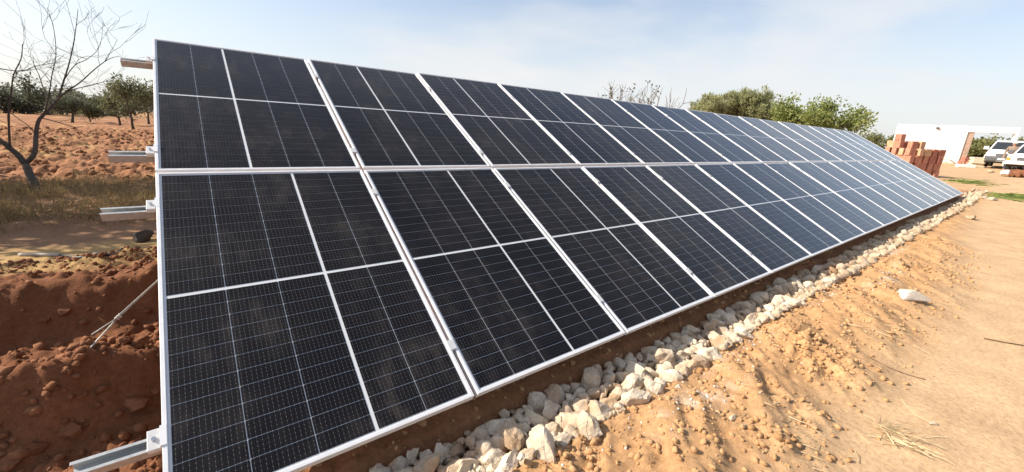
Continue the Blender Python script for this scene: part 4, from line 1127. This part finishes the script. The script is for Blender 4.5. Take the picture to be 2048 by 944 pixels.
    # front end
    if modern:
        gme_ = MB(); gme_.box(fx - .10, fx + .012, -.40, .40, zh - .36, zh - .17); g_ = gme_.build('grille', 'plastic', e, bevel=0.02)
        for k in range(3):
            mb = MB(); mb.box(fx + .010, fx + .03, -.37, .37, zh - .33 + k * .055, zh - .31 + k * .055); mb.build('grille_bar', 'chrome', g_)
        mb = MB(); mb.prism([(fx - .5, .36), (fx + .02, .36), (fx + .09, .45), (fx + .09, .66), (fx + .02, .74), (fx - .5, .74)], -hw + .01, hw - .01, lambda x, z: 0.16 * max(0, x - (fx - .45)) / .5); mb.build('bumper', 'plastic', e, bevel=0.03)
        mb = MB(); mb.box(fx + .085, fx + .105, -.30, .30, .40, .45); mb.build('skid_strip', 'chrome', e)
    else:
        gme_ = MB(); gme_.box(fx - .06, fx + .02, -.35, .35, zh - .34, zh - .15); g_ = gme_.build('grille', 'black', e, bevel=0.008)
        for k in range(4):
            mb = MB(); mb.box(fx + .018, fx + .032, -.34, .34, zh - .325 + k * .046, zh - .305 + k * .046); mb.build('grille_bar', 'chrome', g_)
        mb = MB(); mb.box(fx - .12, fx + .11, -hw - .01, hw + .01, .44, .58); mb.build('bumper', 'paint', e, bevel=0.03)
    mb = MB(); mb.box(fx + .112, fx + .122, -.26, .26, .50, .61); mb.build('number_plate', 'plate', e)
    for s in (-1, 1):
        mb = MB(); mb.tube([(wsx0 + .06, s * .1, zh + .055), (wsx0 - .15, s * .5, zh + .22)], .010, 5); mb.build('wiper', 'black', e)
    return e
P1 = at_depth(1998, 345, 25.4); P1[2] = gz(P1[0], P1[1])
d1_ = R(52.3 + 180 - 4)                       # front turned towards the camera
yaw1 = R(179.0)
P1c = P1[:2] - np.array([math.cos(yaw1), math.sin(yaw1)]) * 2.55
pickup((P1c[0], P1c[1], gz(P1c[0], P1c[1], False)), yaw1, 'white modern pickup with grey plastic bumper facing the camera', True)
P2 = at_depth(2042, 352, 22.6); yaw2 = R(172.0)
P2c = P2[:2] - np.array([math.cos(yaw2), math.sin(yaw2)]) * 2.3
pickup((P2c[0], P2c[1], gz(P2c[0], P2c[1], False)), yaw2, 'older white pickup with amber indicator cut by the right edge', False)
# sack and rubble in front of the older pickup
P = at_depth(2008, 356, 20.6); zz = gz(P[0], P[1])
o = link('sack', rock_mesh(401, 3, 'sack', 0.15, 0.9, 4)); o.location = (P[0], P[1], zz + .17); o.scale = (.30, .24, .24); tag(o, 'whitish filled sack before the older pickup', 'sack')
for k, (px, py, s) in enumerate(((2020, 355, .22), (2030, 357, .26), (2040, 357, .24), (2046, 352, .28), (2033, 349, .22), (2024, 347, .2))):
    P = at_depth(px, py, 20.4 + 0.25 * (k > 3)); o = link('dark_rock', rock_mesh(410 + k, 2, 'redclod', 0.25, 0.9)); o.location = (P[0], P[1], gz(P[0], P[1]) + s * .6 + (0.15 if k > 3 else 0)); o.scale = (s, s * .9, s * .9)
    tag(o, 'dark red rock heaped before the older pickup, %s' % ['beside the sack', 'second from the sack', 'third from the sack', 'at the picture edge', 'on top, right', 'on top, left'][k], 'rock', 'dark rocks before the pickup')
P = at_depth(1978, 350, 23.0); o = link('loose_stone', rock_mesh(420, 2, 'lime', .2, .7)); o.location = (P[0], P[1], gz(P[0], P[1]) + .05); o.scale = (.32, .2, .12); tag(o, 'pale flat stone under the nose of the modern pickup', 'stone')

# ------------------------------------------------------------------ person with a white cap
def skin_mesh(name, verts, edges, radii, mat, parent, root=0, sub=2):
    me = bpy.data.meshes.new(name); me.from_pydata(verts, edges, []); o = link(name, me, parent)
    sk = o.modifiers.new('skin', 'SKIN'); sk.use_smooth_shade = True
    for i, rd in enumerate(radii):
        me.skin_vertices[0].data[i].radius = rd if hasattr(rd, '__len__') else (rd, rd)
        me.skin_vertices[0].data[i].use_root = (i == root)
    ss = o.modifiers.new('sub', 'SUBSURF'); ss.levels = sub; ss.render_levels = sub
    me.materials.append(MAT[mat]); return o
ax2 = np.array([math.cos(yaw2), math.sin(yaw2)]); pp = np.array([*(P2[:2] - ax2 * 2.1 + np.array([ax2[1], -ax2[0]]) * 1.00), 0.0]); pgz = gz(pp[0], pp[1], False)
per = empty('person', (pp[0], pp[1], pgz), R(180)); tag(per, 'person in a white cap standing between the two pickups', 'person')
hgt = 1.72
V = []; E = []; Rr = []
def vtx(p, r_, par=None):
    V.append(p); Rr.append(r_)
    if par is not None: E.append((par, len(V) - 1))
    return len(V) - 1
pel = vtx((0, 0, .94), (.11, .085)); wst = vtx((0, 0, 1.10), (.10, .075), pel); ch = vtx((0, 0, 1.30), (.115, .085), wst); nk = vtx((0, 0, 1.44), (.066, .066), ch); hd = vtx((0.02, 0, 1.53), (.082, .075), nk); hm = vtx((0.01, 0, 1.60), (.108, .092), hd); ht = vtx((0.0, 0, 1.66), (.105, .092), hm); vtx((0, 0, 1.71), (.07, .06), ht)
vtx((0.135, 0, 1.575), (.018, .018), hm)
for s in (-1, 1):
    sh = vtx((0, s * .18, 1.38), (.05, .05), ch); el = vtx((-.03, s * .26, 1.12), (.042, .042), sh); wr_ = vtx((.06, s * .27, .88), (.028, .028), el); pm = vtx((.08, s * .27, .80), (.036, .018), wr_)
    for fi, (dx, dy) in enumerate(((.03, -.03), (.02, -.012), (.01, .008), (0, .026), )):
        k1 = vtx((.09 + dx, s * .27 + dy, .745 + fi * .004), (.010, .010), pm); vtx((.10 + dx, s * .27 + dy, .705 + fi * .008), (.008, .008), k1)
    th_ = vtx((.115, s * .265, .815), (.011, .011), wr_); vtx((.135, s * .26, .775), (.009, .009), th_)
    hp_ = vtx((0, s * .10, .86), (.085, .085), pel); kn_ = vtx((.03, s * .11, .48), (.058, .058), hp_); an = vtx((0, s * .11, .09), (.042, .042), kn_); vtx((.13, s * .12, .035), (.04, .032), an)
skin_mesh('body', V, E, Rr, 'skin', per)
# shirt and trousers follow the same joints a little fuller
V2 = []; E2 = []; Rr = []; V, E = V2, E2
a0 = vtx((0, 0, .90), (.185, .15)); a1 = vtx((0, 0, 1.10), (.175, .14), a0); a2 = vtx((0, 0, 1.31), (.20, .155), a1); vtx((0, 0, 1.45), (.10, .10), a2)
for s in (-1, 1):
    b1 = vtx((0, s * .19, 1.385), (.085, .085), a2); b2_ = vtx((-.03, s * .26, 1.12), (.056, .056), b1); vtx((.05, s * .27, .92), (.042, .042), b2_)
skin_mesh('shirt', V, E, Rr, 'shirt', per)
V, E, Rr = [], [], []
a0 = vtx((0, 0, .93), (.16, .12))
for s in (-1, 1):
    h1 = vtx((0, s * .10, .84), (.10, .10), a0); h2_ = vtx((.03, s * .11, .48), (.072, .072), h1); vtx((0, s * .11, .10), (.058, .058), h2_)
skin_mesh('trousers', V, E, Rr, 'trousers', per)
bm = bmesh.new(); bmesh.ops.create_uvsphere(bm, u_segments=16, v_segments=10, radius=0.118)
bmesh.ops.delete(bm, geom=[v for v in bm.verts if v.co.z < -0.012], context='VERTS')
for v in bm.verts: v.co.z *= 0.85
me = bpy.data.meshes.new('cap'); bm.to_mesh(me); bm.free(); me.materials.append(MAT['cap']); cp = link('cap', me, per); cp.location = (0, 0, 1.655)
mb = MB(); mb.add([(.09, -.08, 1.655), (.20, -.05, 1.64), (.20, .05, 1.64), (.09, .08, 1.655), (.09, -.08, 1.665), (.20, -.05, 1.65), (.20, .05, 1.65), (.09, .08, 1.665)], [(0, 3, 2, 1), (4, 5, 6, 7), (0, 1, 5, 4), (1, 2, 6, 5), (2, 3, 7, 6), (3, 0, 4, 7)]); mb.build('cap_peak', 'cap', per)
for s in (-1, 1):
    mb = MB(); mb.tube([(.098, s * .034, 1.605), (.112, s * .034, 1.605)], .011, 6); mb.build('eye', 'black', per)
    mb = MB(); mb.tube([(0, s * .080, 1.57), (-.005, s * .100, 1.585), (0, s * .095, 1.62)], .014, 6); mb.build('ear', 'skin', per, True)
mb = MB(); mb.tube([(.092, -.025, 1.535), (.100, 0, 1.533), (.092, .025, 1.535)], .006, 5); mb.build('mouth', 'brick_dark', per)

# ------------------------------------------------------------------ far trees on the right
GR = 'trees beyond the gateway'
specs = [(1722, 78, 3.9), (1748, 74, 3.8), (1775, 80, 4.1), (1800, 76, 3.9), (1830, 82, 4.0), (1925, 62, 3.4), (1948, 46, 2.8), (1968, 48, 2.6), (1988, 45, 2.7), (2008, 47, 2.6), (2028, 50, 2.9), (2058, 48, 2.8), (1962, 70, 3.5), (2000, 68, 3.4), (2040, 72, 3.5)]
labs = ['leftmost scrubby tree on the right horizon by the array end', 'scrubby tree on the right horizon, second from the array end', 'scrubby tree on the right horizon, third from the array end', 'scrubby tree just left of the white wall', 'scrubby tree hidden behind the brick stack', 'tree behind the white wall left of the gateway',
        'leftmost near tree seen through the gateway', 'second near tree from the left through the gateway', 'middle near tree seen through the gateway', 'second near tree from the right through the gateway', 'rightmost near tree seen through the gateway', 'tree right of the gateway pillar', 'far tree seen through the gateway on the left', 'far tree seen through the gateway in the middle', 'far tree seen through the gateway on the right']
for i, ((px, dep, h), lab) in enumerate(zip(specs, labs)):
    P = at_depth(px, 300, dep)
    tree('scrub_tree', P[0], P[1], h, 140 + i, 'scrub_leaf', lab, group=GR, per=70, crad=0.75, ll=0.34, lw=0.085, trunk_r=0.14, spread=0.95, first=0.08, up=0.0, wide=1.5)
print('objects', len(bpy.data.objects))
